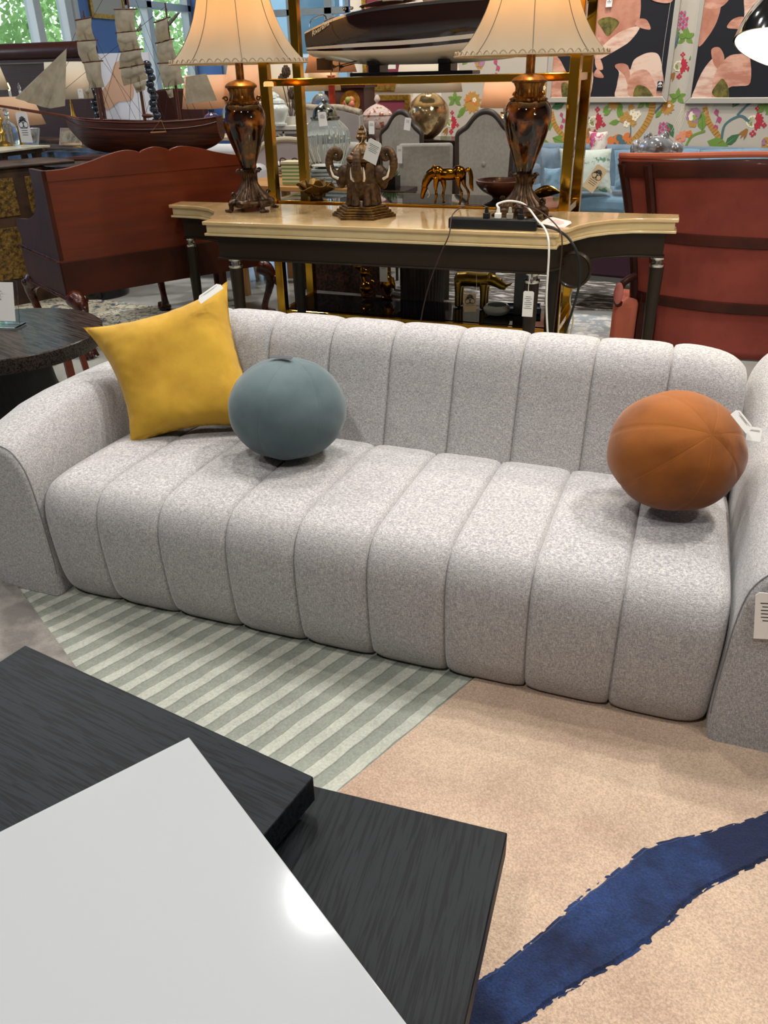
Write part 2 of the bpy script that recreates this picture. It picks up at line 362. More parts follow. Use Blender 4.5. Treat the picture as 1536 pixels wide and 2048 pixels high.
def drop(x, y, z):
    e = max(0, (x-.02)/.18); f = max(0, (-1.5-x)/.16); k = max(0, min(1, (z-.45)/.25)); return (0, -.035*k*e*e-.10*k*f*f)
channels([(2.17, .20), (2.165, .33), (2.19, .42), (2.222, .52), (2.246, .60), (2.268, .655), (2.305, .692), (2.36, .704), (2.42, .69), (2.455, .64), (2.47, .5), (2.475, .3), (2.475, .03)], bs, .009, 'backrest', top_drop=drop)
def arm(sx, xin, xout, name):
    """front face is an arch; the top rises towards the back and turns into it"""
    def sect(y):
        k = max(0, (y-2.12)/.36); top = .492+.075*min(1, max(0, (y-1.58)/.25))*.7+.015+(.135 if sx > 0 else -.03)*k**1.3
        return top
    ys = [1.556, 1.559, 1.568, 1.585, 1.62, 1.7, 1.8, 1.9, 2.0, 2.08, 2.16, 2.24, 2.32, 2.40, 2.46, 2.495, 2.505]
    prof = []
    for t in range(0, 33):
        prof.append(t/32)
    def f(u, v):
        j = int(round(v*(len(ys)-1))); y = ys[j]; top = sect(y)
        sc = {0: .88, 1: .95, 2: .985, 15: .97, 16: .88}.get(j, 1)
        # arch outline: up the inner face, over, down the outer face
        W = abs(xout-xin); a = u
        ri, ro = .10, .11
        pts = [(0, .012), (-.004, .12), (-.0, .25), (.004, top-.16), (.018, top-.07), (.055, top-.015), (.11, top), (W-.11, top-.003), (W-.04, top-.03), (W-.008, top-.09), (W+.0, top-.18), (W-.004, .25), (W-.015, .08), (W-.04, .02), (W-.07, .012)]
        q = spl(pts, 3); i = a*(len(q)-1); i0 = min(len(q)-2, int(i)); fr = i-i0
        px = q[i0][0]*(1-fr)+q[i0+1][0]*fr; pz = q[i0][1]*(1-fr)+q[i0+1][1]*fr
        cx, cz = W/2, top*.5
        px = cx+(px-cx)*sc; pz = pz if pz < .1 else cz+(pz-cz)*sc
        # inner side leans out of the way of the seat front as in the photo
        return Vector((xin+sx*px, y, max(.004, pz)))
    g = G(); nu = 56; g.grid(f, nu, len(ys)-1)
    n = nu+1; g.f.append(tuple(range(n))); g.m.append(0); g.f.append(tuple((len(ys)-1)*n+i for i in range(n))[::-1]); g.m.append(0)
    o = mk(name, g, M_sofa, sofa, smooth=50)
    # welt seam round the front face
    pts = []
    for i in range(3, 50):
        p = f(i/nu, 2/(len(ys)-1)); pts.append((p.x, p.y-.001, p.z+.0005))
    return o, pts
M_seam = mat('seam_thread', '7c7a7c', .9)
oL, pL = arm(-1, -1.665, -1.93, 'arm'); mk('seam', G().tube(pL, .0016, 5), M_seam, oL)
oR, pR = arm(1, .203, .468, 'arm'); mk('seam', G().tube(pR, .0016, 5), M_seam, oR)
# price card hanging on the right arm
price_tag('white printed price card hanging on the front of the sofa right arm', AY(1538, 1232, 1.548)+Vector((0, -.002, 0)), (1, .0, 0.15), (-.16, 0, 1), .055, .115, emblem=False, lines=6)
# ================= cushions =================
def velvet(name, c1, c2, sc=5): return mat(name, c1, .85, n=(sc, c2, .38, .68), sheen=.22, bump=(500, .25, .001))
M_yel = velvet('ochre_velvet', 'c0962a', 'a67c1c', 6)
def pillow(name, label, TL, TR, BR, BL, th, m, pinch=.045, face=None, pucker=.009):
    TL, TR, BR, BL = map(Vector, (TL, TR, BR, BL)); n = ((TR-BL).cross(TL-BR)).normalized()
    if n.dot(Vector((0, -1, 0))) < 0: n = -n
    o = thing(name, label, 'cushion', tuple((BL+BR)/2)); off = (BL+BR)/2; g = G()
    def f(s):
        def q(u, v):
            a, b = u*2-1, v*2-1
            # edges curve in between the corners, corners stay as points
            ax = a*(1-pinch*2*(1-b*b)*abs(a)**2); bx = b*(1-pinch*2*(1-a*a)*abs(b)**2)
            uu, vv = (ax+1)/2, (bx+1)/2
            P = BL.lerp(BR, uu).lerp(TL.lerp(TR, uu), vv)
            h = th*((1-a**4)*(1-b**4))**.62
            w_ = pucker*mnoise.noise(Vector((uu*4, vv*4, 3)))+pucker*.7*mnoise.noise(Vector((uu*17, vv*17, 3)))*max(abs(a), abs(b))**3
            return P-off+n*(s*h+w_)
        return q
    g.grid(f(1), 44, 44); g.grid(f(-1), 44, 44); ob = mk('cover', g, m, o, smooth=80)
    md = ob.modifiers.new('weld', 'WELD'); md.merge_threshold = .0012
    return o
yb = pillow('square_pillow', 'ochre yellow velvet square pillow leaning on the sofa left arm', AY(166, 655, 2.02), AY(455, 562, 2.30), AY(545, 862, 2.12), AY(262, 893, 1.91)+Vector((0, 0, .005)), .085, M_yel, .085)
# small tucked corner at the bottom left of the pillow
price_tag('white price card on the top corner of the ochre pillow', AY(420, 586, 2.16), RT*.82+UP*.57, UP, .085, .024, emblem=False, lines=2)
def ball(name, label, c, r, m, pole, n=6, ms=None):
    o = thing(name, label, 'cushion', (c[0], c[1], c[2]-r[2])); pole = Vector(pole).normalized(); q = pole.to_track_quat('Z', 'Y').to_matrix()
    g = G()
    def f(u, v):
        a = 2*math.pi*u; b = math.pi*(v-.5); p = Vector((math.cos(b)*math.cos(a), math.cos(b)*math.sin(a), math.sin(b)))
        k = abs(((u*n) % 1)-.5)*2; k = max(0, (k-.90)/.10); gr = 1-.010*k**2*max(.1, math.cos(b)**.5)
        puff = 1+.012*mnoise.noise(p*3)+.01*math.cos(2*math.pi*(u*n-.5))*math.cos(b)
        p = q @ (p*gr*puff); return Vector((p.x*r[0], p.y*r[1], p.z*r[2]+r[2]))
    g.grid(f, n*20, 56, cu=True); mk('cover', g, m, o, smooth=80)
    g = G()
    for i in range(n):
        pts = [f(i/n, v/40) for v in range(1, 40)]; pts = [(Vector(p)-Vector((0, 0, r[2])))*.998+Vector((0, 0, r[2])) for p in pts]
        g.tube(pts, .0008, 5)
    mk('seam', g, ms or m, o); return o
M_teal = velvet('slate_velvet', '586769', '44545a', 4.5); M_teal2 = mat('slate_seam', '4f6062', .9)
M_rust = velvet('rust_velvet', '8f4f0c', '6c3705', 5); M_rust2 = mat('rust_seam', 'a5621f', .9)
ball('ball_cushion', 'round slate grey velvet cushion beside the ochre pillow', (-1.045, 1.97, .545), (.176, .165, .147), M_teal, (.1, .15, 1), 6, M_teal2)
ball('ball_cushion', 'round rust orange velvet cushion at the right arm', (.037, 1.955, .563), (.165, .158, .148), M_rust, (.42, -.62, .62), 7, M_rust2)
mk_t = mat('dark_label', '3a3d42', .6)
price_tag('dark folded label lying on top of the slate round cushion', AY(563, 714, 1.97), (1, 0, 0.02), (0, 1, .1), .07, .02, paper=mk_t, emblem=False, lines=1, ink=mat('label_print', '9a9a9a', .6))
a = AY(1484, 842, 1.84); price_tag('white price card tucked at the right edge of the rust round cushion', a, RT*.62-UP*.78, RT*.7+UP*.6, .055, .022, emblem=False, lines=3)
a = AY(1508, 868, 1.88); price_tag('white swing card sticking out beyond the rust round cushion', a, RT-UP*.15, UP, .034, .032, emblem=False, lines=2)

# ================= coffee table =================
M_blk = mat('black_ash', '1b1d1f', .4, n=(3, '202325', .4, .6), stretch=(3, 40, 3), bump=(30, .35, .0012), spec=.4)
def ash_mat(name, ang, base='121416', hi='181b1e', rough=.45, lo='0b0c0e'):
    m = mat(name, base, rough, spec=.15); t = m.node_tree; N, L = t.nodes, t.links; b = N['Principled BSDF']
    tc = N.new('ShaderNodeTexCoord'); mp = N.new('ShaderNodeMapping'); mp.inputs['Rotation'].default_value = (0, 0, R(ang)); m2 = N.new('ShaderNodeMapping'); m2.inputs['Scale'].default_value = (9, 170, 170)
    L.new(tc.outputs['Object'], mp.inputs[0]); L.new(mp.outputs[0], m2.inputs[0]); mp = m2; nz = N.new('ShaderNodeTexNoise'); nz.inputs['Scale'].default_value = 1; nz.inputs['Detail'].default_value = 5; nz.inputs['Distortion'].default_value = .8; L.new(mp.outputs[0], nz.inputs['Vector'])
    cr = N.new('ShaderNodeValToRGB'); cr.color_ramp.elements[0].position = .42; cr.color_ramp.elements[0].color = lin(lo); cr.color_ramp.elements[1].position = .52; cr.color_ramp.elements[1].color = lin(hi)
    L.new(nz.outputs[0], cr.inputs[0]); L.new(cr.outputs[0], b.inputs['Base Color'])
    bp = N.new('ShaderNodeBump'); bp.inputs['Strength'].default_value = .4; bp.inputs['Distance'].default_value = .0008; L.new(nz.outputs[0], bp.inputs['Height']); L.new(bp.outputs[0], b.inputs['Normal']); return m
ct = thing('coffee_table', 'swivelling coffee table with two black ash tops and one glossy white top', 'coffee table', (-.55, .5, .0))
off = Vector((-.55, .5, 0))
def board(name, corner, dx, dy, z1, th, m, sx, sy):
    """slab with one corner given, edges along dx, dy"""
    dx, dy = Vector(dx).normalized(), Vector(dy).normalized(); c = Vector(corner)
    P = [c, c+dx*sx, c+dx*sx+dy*sy, c+dy*sy]; g = G().prism([tuple((p-off)[:2]) for p in P], z1-th, z1)
    return mk(name, g, m, ct, smooth=30, bevel=.0022)
c1 = AZ(1015, 1665, .30); e1 = (AZ(630, 1572, .30)-c1); board('tabletop', c1, e1, (-e1.y, e1.x, 0) if e1.x > 0 else (e1.y*-1, e1.x, 0), .30, .055, ash_mat('black_ash_low', 86), .80, .80)
c2 = AZ(627, 1553, .38); e2 = (AZ(50, 1290, .38)-c2); q2 = AZ(540, 1650, .345)-AZ(630, 1600, .345); board('tabletop', c2, e2, (e2.y, -e2.x, 0) if Vector((e2.y, -e2.x, 0)).y < 0 else (-e2.y, e2.x, 0), .38, .055, ash_mat('black_ash_mid', 10, hi='181c21'), abs(e2.length), .74)
c3 = AZ(378, 1473, .46); e3 = AZ(0, 1662, .46)-c3; d3 = AZ(815, 2048, .46)-c3
M_wht = mat('white_lacquer', 'a4a7a9', .08, coat=1, spec=.5)
b3 = board('tabletop', c3, e3, d3, .46, .045, M_wht, .80, .80); b3['label'] = 'glossy white top'
g = G(); g.lathe([(.27, .02), (.27, .035), (.06, .04), (.06, .245)], 40, (-.02, -.05, 0)); mk('base', g, mat('black_steel', '1b1c1e', .4, 1), ct)
g = G(); g.lathe([(.06, .301), (.06, .324)], 24, (-.25, .0, 0)); g.lathe([(.06, .381), (.06, .414)], 24, (-.28, -.04, 0)); mk('swivel', g, mat('black_steel', '1b1c1e', .4, 1), ct)
# ================= round side table =================
RTC = Vector((-2.56, 2.44, 0)); TZ = .52
rt = thing('round_side_table', 'round black ash side table on a tapered drum pedestal left of the sofa', 'side table', tuple(RTC))
g = G(); g.lathe([(.36, TZ-.062), (.385, TZ-.06), (.392, TZ-.03), (.392, TZ-.004), (.388, TZ)], 96); mk('tabletop', g, ash_mat('smoked_ash', 20, '2b2522', '3a322d', .22, '181412'), rt, smooth=30)
g = G(); g.lathe([(.24, 0), (.25, .01), (.17, .3), (.15, TZ-.062)], 64); mk('pedestal', g, M_blk, rt)
sh = thing('sign_holder', 'white printed sheet in a clear acrylic stand on the round black table', 'sign holder', tuple(AZ(15, 652, TZ+.002)), R(10))
M_acr = mat('acrylic', 'ffffff', .03, trans=1, ior=1.3)
g = G(); M4 = Matrix.Rotation(R(-16), 3, 'X'); g.box((-.07, .035, .09), (.24, .004, .17), M=M4); g.box((-.07, .0, .004), (.26, .08, .005)); mk('acrylic_stand', g, M_acr, sh, smooth=0)
g = G(); g.box((-.075, .031, .092), (.22, .001, .155), M=M4); mk('sheet', g, PAPER, sh, smooth=0)
g = G()
for i in range(7): g.box((-.07, .0295-.0, .135-i*.016), (random.uniform(.08, .17), .0006, .003), M=M4)
mk('print', g, GREYI, sh, smooth=0)
# ================= room shell =================
def AX(x, y, X):
    d = ray(x, y); t = X/d.x; return Vector((X, d.y*t, CAMH+d.z*t))
def fuse(o, vox=.004, sm=4):
    q = o.modifiers.new('remesh', 'REMESH'); q.mode = 'VOXEL'; q.voxel_size = vox; q.use_smooth_shade = True
    if sm: s = o.modifiers.new('smooth', 'SMOOTH'); s.factor = .5; s.iterations = sm
    return o
M_wallp = mat('cream_paint', 'e6d9c6', .8)
M_grey = mat('warm_white_paint', 'cfcac2', .8)
M_blue_p = mat('blue_paint', '7097d6', .6)
M_frame = mat('white_window_frame', 'e3e8e6', .4)
M_gasket = mat('black_gasket', '15181a', .5)
M_pane = mat('window_glass', 'f4fbff', .0, trans=1, ior=1.0, spec=.3)
XL, YB = -9.0, 14.5
struct('ceiling', G().box((-2, 4.5, CEIL+.06), (22, 26, .1)), mat('ceiling_dark', '4a4744', .9), smooth=0)
struct('wall_right', G().box((6.5, 4.5, CEIL/2), (.15, 26, CEIL)), mat('taupe_paint', '857d74', .8), smooth=0)
struct('wall_front', G().box((-2, -6, CEIL/2), (22, .15, CEIL)), mat('taupe_paint', '857d74', .8), smooth=0)
def wall_with_holes(name, T, a0, a1, holes, m, z1=CEIL):
    """wall slab in (a,z) split round the window holes; T(a,z,h)"""
    g = G(); xs = sorted({a0, a1}|{h[0] for h in holes}|{h[1] for h in holes})
    for i in range(len(xs)-1):
        p, q = xs[i], xs[i+1]; mid = (p+q)/2; hs = [h for h in holes if h[0] < mid < h[1]]
        spans = [(0, z1)] if not hs else [(0, hs[0][2]), (hs[0][3], z1)]
        for (u, v) in spans: g.prism([(p, u), (q, u), (q, v), (p, v)], 0, .15, T)
    return struct(name, g, m, smooth=0)
wy = lambda x, y: AX(x, y, XL).y
wz = lambda x, y: AX(x, y, XL).z
ZS = wz(175, 222)               # sill height of the long windows
h1 = (4.0, wy(160, 60), ZS, 4.2); h2 = (wy(252, 60), wy(402, 60), ZS, 4.2)
TL_ = lambda a, b, h: (XL-.15+h, a, b)
wall_with_holes('wall_left', TL_, -6, YB, [h1, h2], M_blue_p)
bx = lambda x, y: AY(x, y, YB).x
h3 = (bx(440, 100), bx(700, 100), .9, 4.2)
TB_ = lambda a, b, h: (a, YB+h, b)
wall_with_holes('wall_back', TB_, XL, 6.5, [h3], M_blue_p)
def window(name, T, a0, a1, z0, z1, bars, rails, gask=1):
    g = G(); w_ = .09
    for (p, q, r_, s_) in [(a0, a0+w_, z0, z1), (a1-w_, a1, z0, z1), (a0, a1, z0, z0+w_), (a0, a1, z1-w_, z1)]+[(b-.07, b+.07, z0, z1) for b in bars]+[(a0, a1, r-.05, r+.05) for r in rails]:
        g.prism([(p, r_), (q, r_), (q, s_), (p, s_)], .04, .2, T)
    f = mk(name, g, M_frame, smooth=0, bevel=.006); f['kind'] = 'structure'
    g = G()
    for b in bars+[a1-w_]:
        g.prism([(b+.07*gask, z0+w_), (b+.095*gask, z0+w_), (b+.095*gask, z1-w_), (b+.07*gask, z1-w_)], .06, .17, T)
    mk('gasket', g, M_gasket, f, smooth=0)
    g = G(); g.prism([(a0, z0), (a1, z0), (a1, z1), (a0, z1)], .085, .09, T); mk('pane', g, M_pane, f, smooth=0)
    return f
window('window_1', TL_, h1[0], h1[1], h1[2], h1[3], [wy(74, 40), wy(145, 60)-.05], [wz(74, -60)])
window('window_2', TL_, h2[0], h2[1], h2[2], h2[3], [wy(300, 60), wy(380, 60)], [wz(340, 14)])
window('window_3', TB_, h3[0], h3[1], h3[2], h3[3], [bx(580, 60), bx(655, 60)], [AY(630, 22, YB).z], 0)
struct('trim_1', G().box((XL+.08, 9, ZS-.04), (.2, 11, .06)), M_blue_p, smooth=0)
# ---------------- wallpapered partition ----------------
UW = lambda u, z, h: tuple(WD*u+WN*(WK-h))[:2]+(z,)       # h: how far the point stands out from the wall
u0 = WL(705, 150)[0]; u1 = WL(884, 100)[0]
struct('wall_partition', G().prism([(u0, 0), (3.2, 0), (3.2, CEIL), (u0, CEIL)], -.16, 0, UW), M_wallp, smooth=0)
# wallpaper: paper with its printed chinoiserie pattern, one sheet
PC = {'bg': mat('wallpaper_ground', 'bdb3a3', .75), 'lf': mat('print_leaf', '6f8f3c', .8), 'dk': mat('print_dark_leaf', '3f6b45', .8), 'te': mat('print_teal_stem', '4f6e70', .8), 'pk': mat('print_pink', 'b8476f', .8), 'rd': mat('print_red', 'b52f3d', .8),
      'or': mat('print_orange', 'd5773a', .8), 'br': mat('print_brown', '9b6a33', .8), 'oc': mat('print_ochre', 'b98a3f', .8), 'cr': mat('print_cream', 'ede0c4', .8), 'pu': mat('print_mauve', 'a87a90', .8), 'pe': mat('print_peach', 'dd8f70', .8), 'li': mat('print_lime', '94a64c', .8)}
PK = list(PC)
wp = G(); wp.prism([(u1, 0), (3.15, 0), (3.15, CEIL-.02), (u1, CEIL-.02)], .0005, .002, UW, 0)
lay = [0]
def flat(poly, c):
    lay[0] = (lay[0]+1) % 12; h = .003+lay[0]*.00025
    wp.prism(poly, .0022, h, UW, PK.index(c))
def leaf(u, z, L, a, c='lf', w_=.3):
    ca, sa = math.cos(a), math.sin(a); P = [(0, 0), (.3, w_*.8), (.6, w_*.75), (1, 0), (.6, -w_*.7), (.3, -w_*.75)]
    flat([(u+L*(x*ca-y*sa), z+L*(x*sa+y*ca)) for x, y in P], c)
    flat([(u+L*(x*ca-y*sa), z+L*(x*sa+y*ca)) for x, y in [(.05, .015), (.9, .0), (.05, -.015)]], 'dk' if c != 'dk' else 'li')
def fan(u, z, r0, r1, a0, a1, n, c, jag_=.18):
    pts = []
    for i in range(n*2+1):
        a = a0+(a1-a0)*i/(2*n); r = r1*(1 if i % 2 else 1-jag_); pts.append((u+r*math.cos(a), z+r*math.sin(a)))
    for i in range(n*2, -1, -1):
        a = a0+(a1-a0)*i/(2*n); pts.append((u+r0*math.cos(a), z+r0*math.sin(a)))
    for i in range(2*n):
        flat([pts[i], pts[i+1], pts[4*n-i], pts[4*n+1-i]], c)
def stem(pts, w0, w1, c, rings=None):
    P = spl(pts, 5)
    for i in range(len(P)-1):
        a, b = Vector(P[i]), Vector(P[i+1]); d = (b-a).normalized(); n = Vector((-d.y, d.x)); k = i/(len(P)-1); w_ = (w0*(1-k)+w1*k)/2
        flat([tuple(a-n*w_-d*w_*.3), tuple(b-n*w_+d*w_*.3), tuple(b+n*w_+d*w_*.3), tuple(a+n*w_-d*w_*.3)], c)
        if rings:
            for q in (.2, .7):
                m = a.lerp(b, q); flat([tuple(m-n*w_*.95), tuple(m-n*w_*.95+d*w_*.28), tuple(m+n*w_*.95+d*w_*.28), tuple(m+n*w_*.95)], rings)
def petals(u, z, r, n, c, pr=.45, a0=0):
    for i in range(n):
        a = a0+2*math.pi*i/n; x, y = u+r*.62*math.cos(a), z+r*.62*math.sin(a)
        flat([(x+r*pr*math.cos(t), y+r*pr*math.sin(t)) for t in [k*math.pi/4 for k in range(8)]], c)
def motif_carnation(u, z, s):
    fan(u, z, .03*s, .12*s, R(-75), R(80), 7, 'rd'); petals(u+.02*s, z+.15*s, .035*s, 4, 'rd'); petals(u+.13*s, z-.04*s, .03*s, 4, 'rd'); petals(u+.01*s, z-.14*s, .04*s, 4, 'rd')
    fan(u-.02*s, z, .0, .075*s, R(60), R(300), 6, 'cr', .1); fan(u-.02*s, z, 0, .06*s, R(70), R(290), 6, 'li', .2)
    fan(u-.05*s, z-.06*s, .03*s, .16*s, R(215), R(265), 3, 'br', .3); leaf(u+.12*s, z+.08*s, .12*s, R(35))
def motif_cluster(u, z, s):
    for dx, dy in ((-.1, 0), (-.06, .05), (-.04, -.06), (0, .0), (.03, .08), (.07, .02), (.05, -.05), (.1, .06), (0, .14)): petals(u+dx*s, z+dy*s, .045*s, 5, 'oc' if (dx*dy) <= 0 else 'cr')
    leaf(u-.12*s, z+.1*s, .13*s, R(120)); leaf(u-.14*s, z-.03*s, .15*s, R(190)); stem([(u+.02*s, z-.08*s), (u+.03*s, z-.2*s), (u-.03*s, z-.32*s)], .014*s, .02*s, 'te')
def motif_bell(u, z, s, a=0):
    stem([(u, z), (u+.04*s, z-.08*s), (u+.03*s, z-.17*s)], .008*s, .008*s, 'te')
    for dx, dy in ((0, 0), (.05, -.09), (.02, -.19)): leaf(u+dx*s, z+dy*s, .09*s, R(-70+a), 'pk', .45)
def motif_cone(u, z, s):
    for r in range(6):
        for c in range(4-(r > 3)): leaf(u+(c-1.5)*.035*s, z+r*.035*s, .05*s, R(90+(c-1.5)*-14), 'pu' if (r+c) % 2 else 'pk', .5)
    leaf(u-.02*s, z-.0*s, .12*s, R(-150)); leaf(u+.02*s, z, .14*s, R(-30))
def motif_sun(u, z, s):
    fan(u, z, .02*s, .14*s, R(0), R(360), 12, 'oc', .3); fan(u-.01*s, z+.03*s, 0, .1*s, R(20), R(340), 8, 'or', .3); petals(u+.03*s, z+.03*s, .03*s, 5, 'cr')
    leaf(u-.2*s, z-.17*s, .17*s, R(50)); 
def motif_ivy(u, z, s):
    for a in (90, 160, 20, 215, -35): leaf(u, z, .13*s, R(a), 'lf', .32)
def motif_round(u, z, s):
    petals(u, z, .1*s, 9, 'pu', .4); petals(u, z, .07*s, 8, 'cr', .4); petals(u, z-.07*s, .07*s, 6, 'oc', .4); fan(u, z-.02*s, .0, .05*s, 0, R(360), 8, 'li', .3)
def strands(u, z, s):
    for i in range(5): stem([(u+.02*i*s, z), (u+(.02*i-.03)*s, z-.12*s), (u+(.03*i-.1)*s, z-.3*s)], .006*s, .003*s, 'cr')
def px(f, x, y, *a): u, z = WL(x, y); f(u, z, *a)
def pstem(pts, w0, w1, c, rings=None): stem([WL(x, y) for x, y in pts], w0, w1, c, rings)
pstem([(1103, 225), (1110, 250), (1128, 275), (1137, 300)], .045, .05, 'oc', 'br'); pstem([(1305, 200), (1303, 225), (1288, 255), (1263, 285), (1252, 300)], .06, .045, 'oc', 'br')
pstem([(1410, 215), (1418, 245), (1435, 270), (1447, 298)], .04, .05, 'oc', 'br'); pstem([(1275, 320), (1262, 290)], .05, .045, 'oc', 'br')
pstem([(1158, 240), (1170, 232), (1185, 243)], .018, .02, 'te'); pstem([(1443, 283), (1450, 250), (1480, 232), (1498, 243)], .02, .02, 'te'); pstem([(1372, 292), (1385, 272), (1410, 262)], .02, .018, 'lf')
pstem([(1328, 110), (1350, 95), (1358, 65)], .02, .018, 'te'); pstem([(1310, 225), (1325, 210), (1340, 205)], .018, .014, 'te'); pstem([(1475, 230), (1495, 210), (1515, 200)], .018, .014, 'te')
for x, y, s in ((1190, 243, 1), (1508, 243, 1.0), (1360, 132, .85), (902, 245, .9), (1078, 470, 1)): px(motif_carnation, x, y, s*.66)
for x, y, s in ((1260, 238, 1), (960, 300, 1)): px(motif_cluster, x, y, s*.66)
for x, y, s in ((1122, 225, .8), (1432, 218, .95), (990, 118, .9)): px(motif_bell, x, y, s*.66)
for x, y, s in ((1326, 280, 1), (1362, 60, .95), (1535, 330, 1)): px(motif_cone, x, y, s*.66)
for x, y, s in ((945, 205, 1.15), (1228, 205, .7), (1335, 215, .7), (1085, 180, .9)): px(motif_sun, x, y, s*.66)
for x, y, s in ((910, 200, 1), (1355, 195, .9), (1372, 75, .9), (1290, 205, .9), (1530, 215, .8), (1010, 235, .8), (960, 8, .9)): px(motif_ivy, x, y, s*.66)
for x, y, s in ((1388, 232, 1), (1092, 320, .9), (960, 120, .9), (1535, 285, .7)): px(motif_round, x, y, s*.66)
for x, y, s in ((1090, 208, 1), (1365, 213, 1), (1418, 205, .8)): px(strands, x, y, s*.66)
for x, y, L, a, c in ((1100, 262, .16, 100, 'lf'), (1105, 275, .2, -20, 'lf'), (1098, 285, .12, 180, 'lf'), (1405, 262, .16, 100, 'lf'), (1415, 282, .2, -15, 'lf'), (1335, 245, .14, -60, 'dk'), (1450, 290, .14, 40, 'dk'), (1245, 238, .12, 120, 'lf'), (1465, 215, .15, 60, 'dk'), (1130, 205, .14, 200, 'dk'), (880, 255, .14, 40, 'lf'), (1020, 260, .14, 150, 'dk'), (925, 130, .14, 50, 'lf'), (1510, 195, .12, 60, 'lf'), (1345, 60, .1, 150, 'dk')):
    px(leaf, x, y, L, R(a), c)
for x, y, r, c in ((1360, 278, .03, 'pe'), (1366, 270, .025, 'pe'), (1378, 268, .02, 'or'), (1170, 290, .05, 'or'), (1230, 290, .06, 'or'), (1235, 285, .045, 'te'), (1250, 287, .06, 'or'), (1540, 290, .05, 'oc')): px(petals, x, y, r*1.5, 5, c)
struct('trim_1', G(), M_grey) if False else None
wpo = struct('wall_partition_paper', wp, [PC[k] for k in PK], smooth=0); wpo.name = 'trim_2'
# ---------------- pictures on the wallpapered wall ----------------
M_silver = mat('silver_leaf_frame', 'cfc8ba', .35, .4); M_gold = mat('gold_frame', 'b98d35', .35, .7, n=(30, '8f6522', .4, .6)); M_canvas = mat('ink_canvas', '17161d', .8)
M_pet = mat('painted_petal', 'd9a48c', .8, n=(5, 'b97a62', .4, .6), stretch=(1, 1, 3)); M_pet2 = mat('painted_pale_petal', 'e3c3ad', .8, n=(6, 'cf9c86', .45, .62), stretch=(1, 1, 4)); M_pet3 = mat('painted_deep_petal', 'b4745c', .8, n=(5, 'c98e75', .4, .6)); M_pod = mat('painted_seed_pod', '7a6f32', .8, n=(20, '4e481e', .4, .6))
def framed(name, label, cat, pts, fw, m_fr, layers, mats_, group=None, d=.035):
    """picture hung flat on the partition; pts: four (u,z) outer corners as u0,u1,z0,z1; layers: (poly [(u,z)], material index)"""
    a0, a1, z0, z1 = pts; c = Vector(UW((a0+a1)/2, (z0+z1)/2, 0)); o = thing(name, label, cat, tuple(c), 0, group)
    T = lambda u, z, h: tuple(Vector(UW(u, z, h))-c)
    g = G(); A = [(a0, z0), (a1, z0), (a1, z1), (a0, z1)]; B = [(a0+fw, z0+fw), (a1-fw, z0+fw), (a1-fw, z1-fw), (a0+fw, z1-fw)]
    for i in range(4): j = (i+1) % 4; g.prism([A[i], A[j], B[j], B[i]], .004, d, T)
    mk('frame', g, m_fr, o, smooth=0, bevel=.004)
    g = G(); g.prism(B, .004, d-.012, T, 0); k = d-.012
    for i, (poly, mi) in enumerate(layers):
        q = [(min(max(u, a0+fw), a1-fw), min(max(z, z0+fw), z1-fw)) for u, z in (spl(poly, 4, True) if m_fr is M_silver else poly)]; g.prism(q, k, k+.0004+.0004*i, T, mi)
    mk('canvas', g, mats_, o, smooth=0); return o
PM = [M_canvas, M_pet, M_pet2, M_pet3, M_pod]
W_ = lambda L: [WL(x, y) for x, y in L]
a0, z0 = WL(1094, 205); a1 = WL(1336, 205)[0]
L1 = [(W_([(1175, -60), (1185, 20), (1190, 60), (1205, 90), (1240, 75), (1275, 50), (1283, 20), (1283, -20), (1290, -60)]), 3),
      (W_([(1186, 40), (1192, 120), (1212, 93), (1200, 70)]), 1),
      (W_([(1192, 122), (1205, 95), (1240, 65), (1281, 53), (1262, 82), (1235, 100), (1210, 114)]), 2),
      (W_([(1272, 50), (1280, 38), (1295, 40), (1303, 58), (1290, 58)]), 1),
      (W_([(1198, 42), (1220, 34), (1240, 44), (1228, 62), (1217, 72), (1206, 58)]), 4),
      (W_([(1192, 122), (1202, 118), (1208, 138), (1196, 138)]), 1), (W_([(1196, 138), (1208, 150), (1207, 156), (1190, 152)]), 1),
      (W_([(1104, 200), (1103, 110), (1118, 115), (1130, 135), (1140, 160), (1140, 200)]), 1), (W_([(1125, 168), (1138, 168), (1142, 200), (1128, 200)]), 4),
      (W_([(1158, 145), (1186, 140), (1186, 175), (1176, 200), (1155, 200)]), 2),
      (W_([(1238, 198), (1236, 170), (1240, 145), (1232, 133), (1240, 127), (1256, 130), (1262, 140), (1270, 120), (1290, 108), (1308, 105), (1320, 112), (1326, 140), (1325, 200)]), 2),
      (W_([(1232, 133), (1240, 127), (1256, 130), (1262, 150), (1258, 170), (1250, 150)]), 3), (W_([(1262, 152), (1295, 140), (1315, 175), (1318, 198), (1262, 198)]), 1),
      (W_([(1270, 198), (1274, 172), (1290, 172), (1302, 182), (1307, 198)]), 4), (W_([(1310, -40), (1345, -10), (1345, 4), (1325, 6), (1300, -5)]), 1)]
framed('flower_painting', 'painting of peach poppies on black in a silver frame, behind the right table lamp', 'painting', (a0, a1, z0, z0+1.5), .045, M_silver, L1, PM, 'poppy paintings on the wallpaper')
a0 = WL(1371, 205)[0]
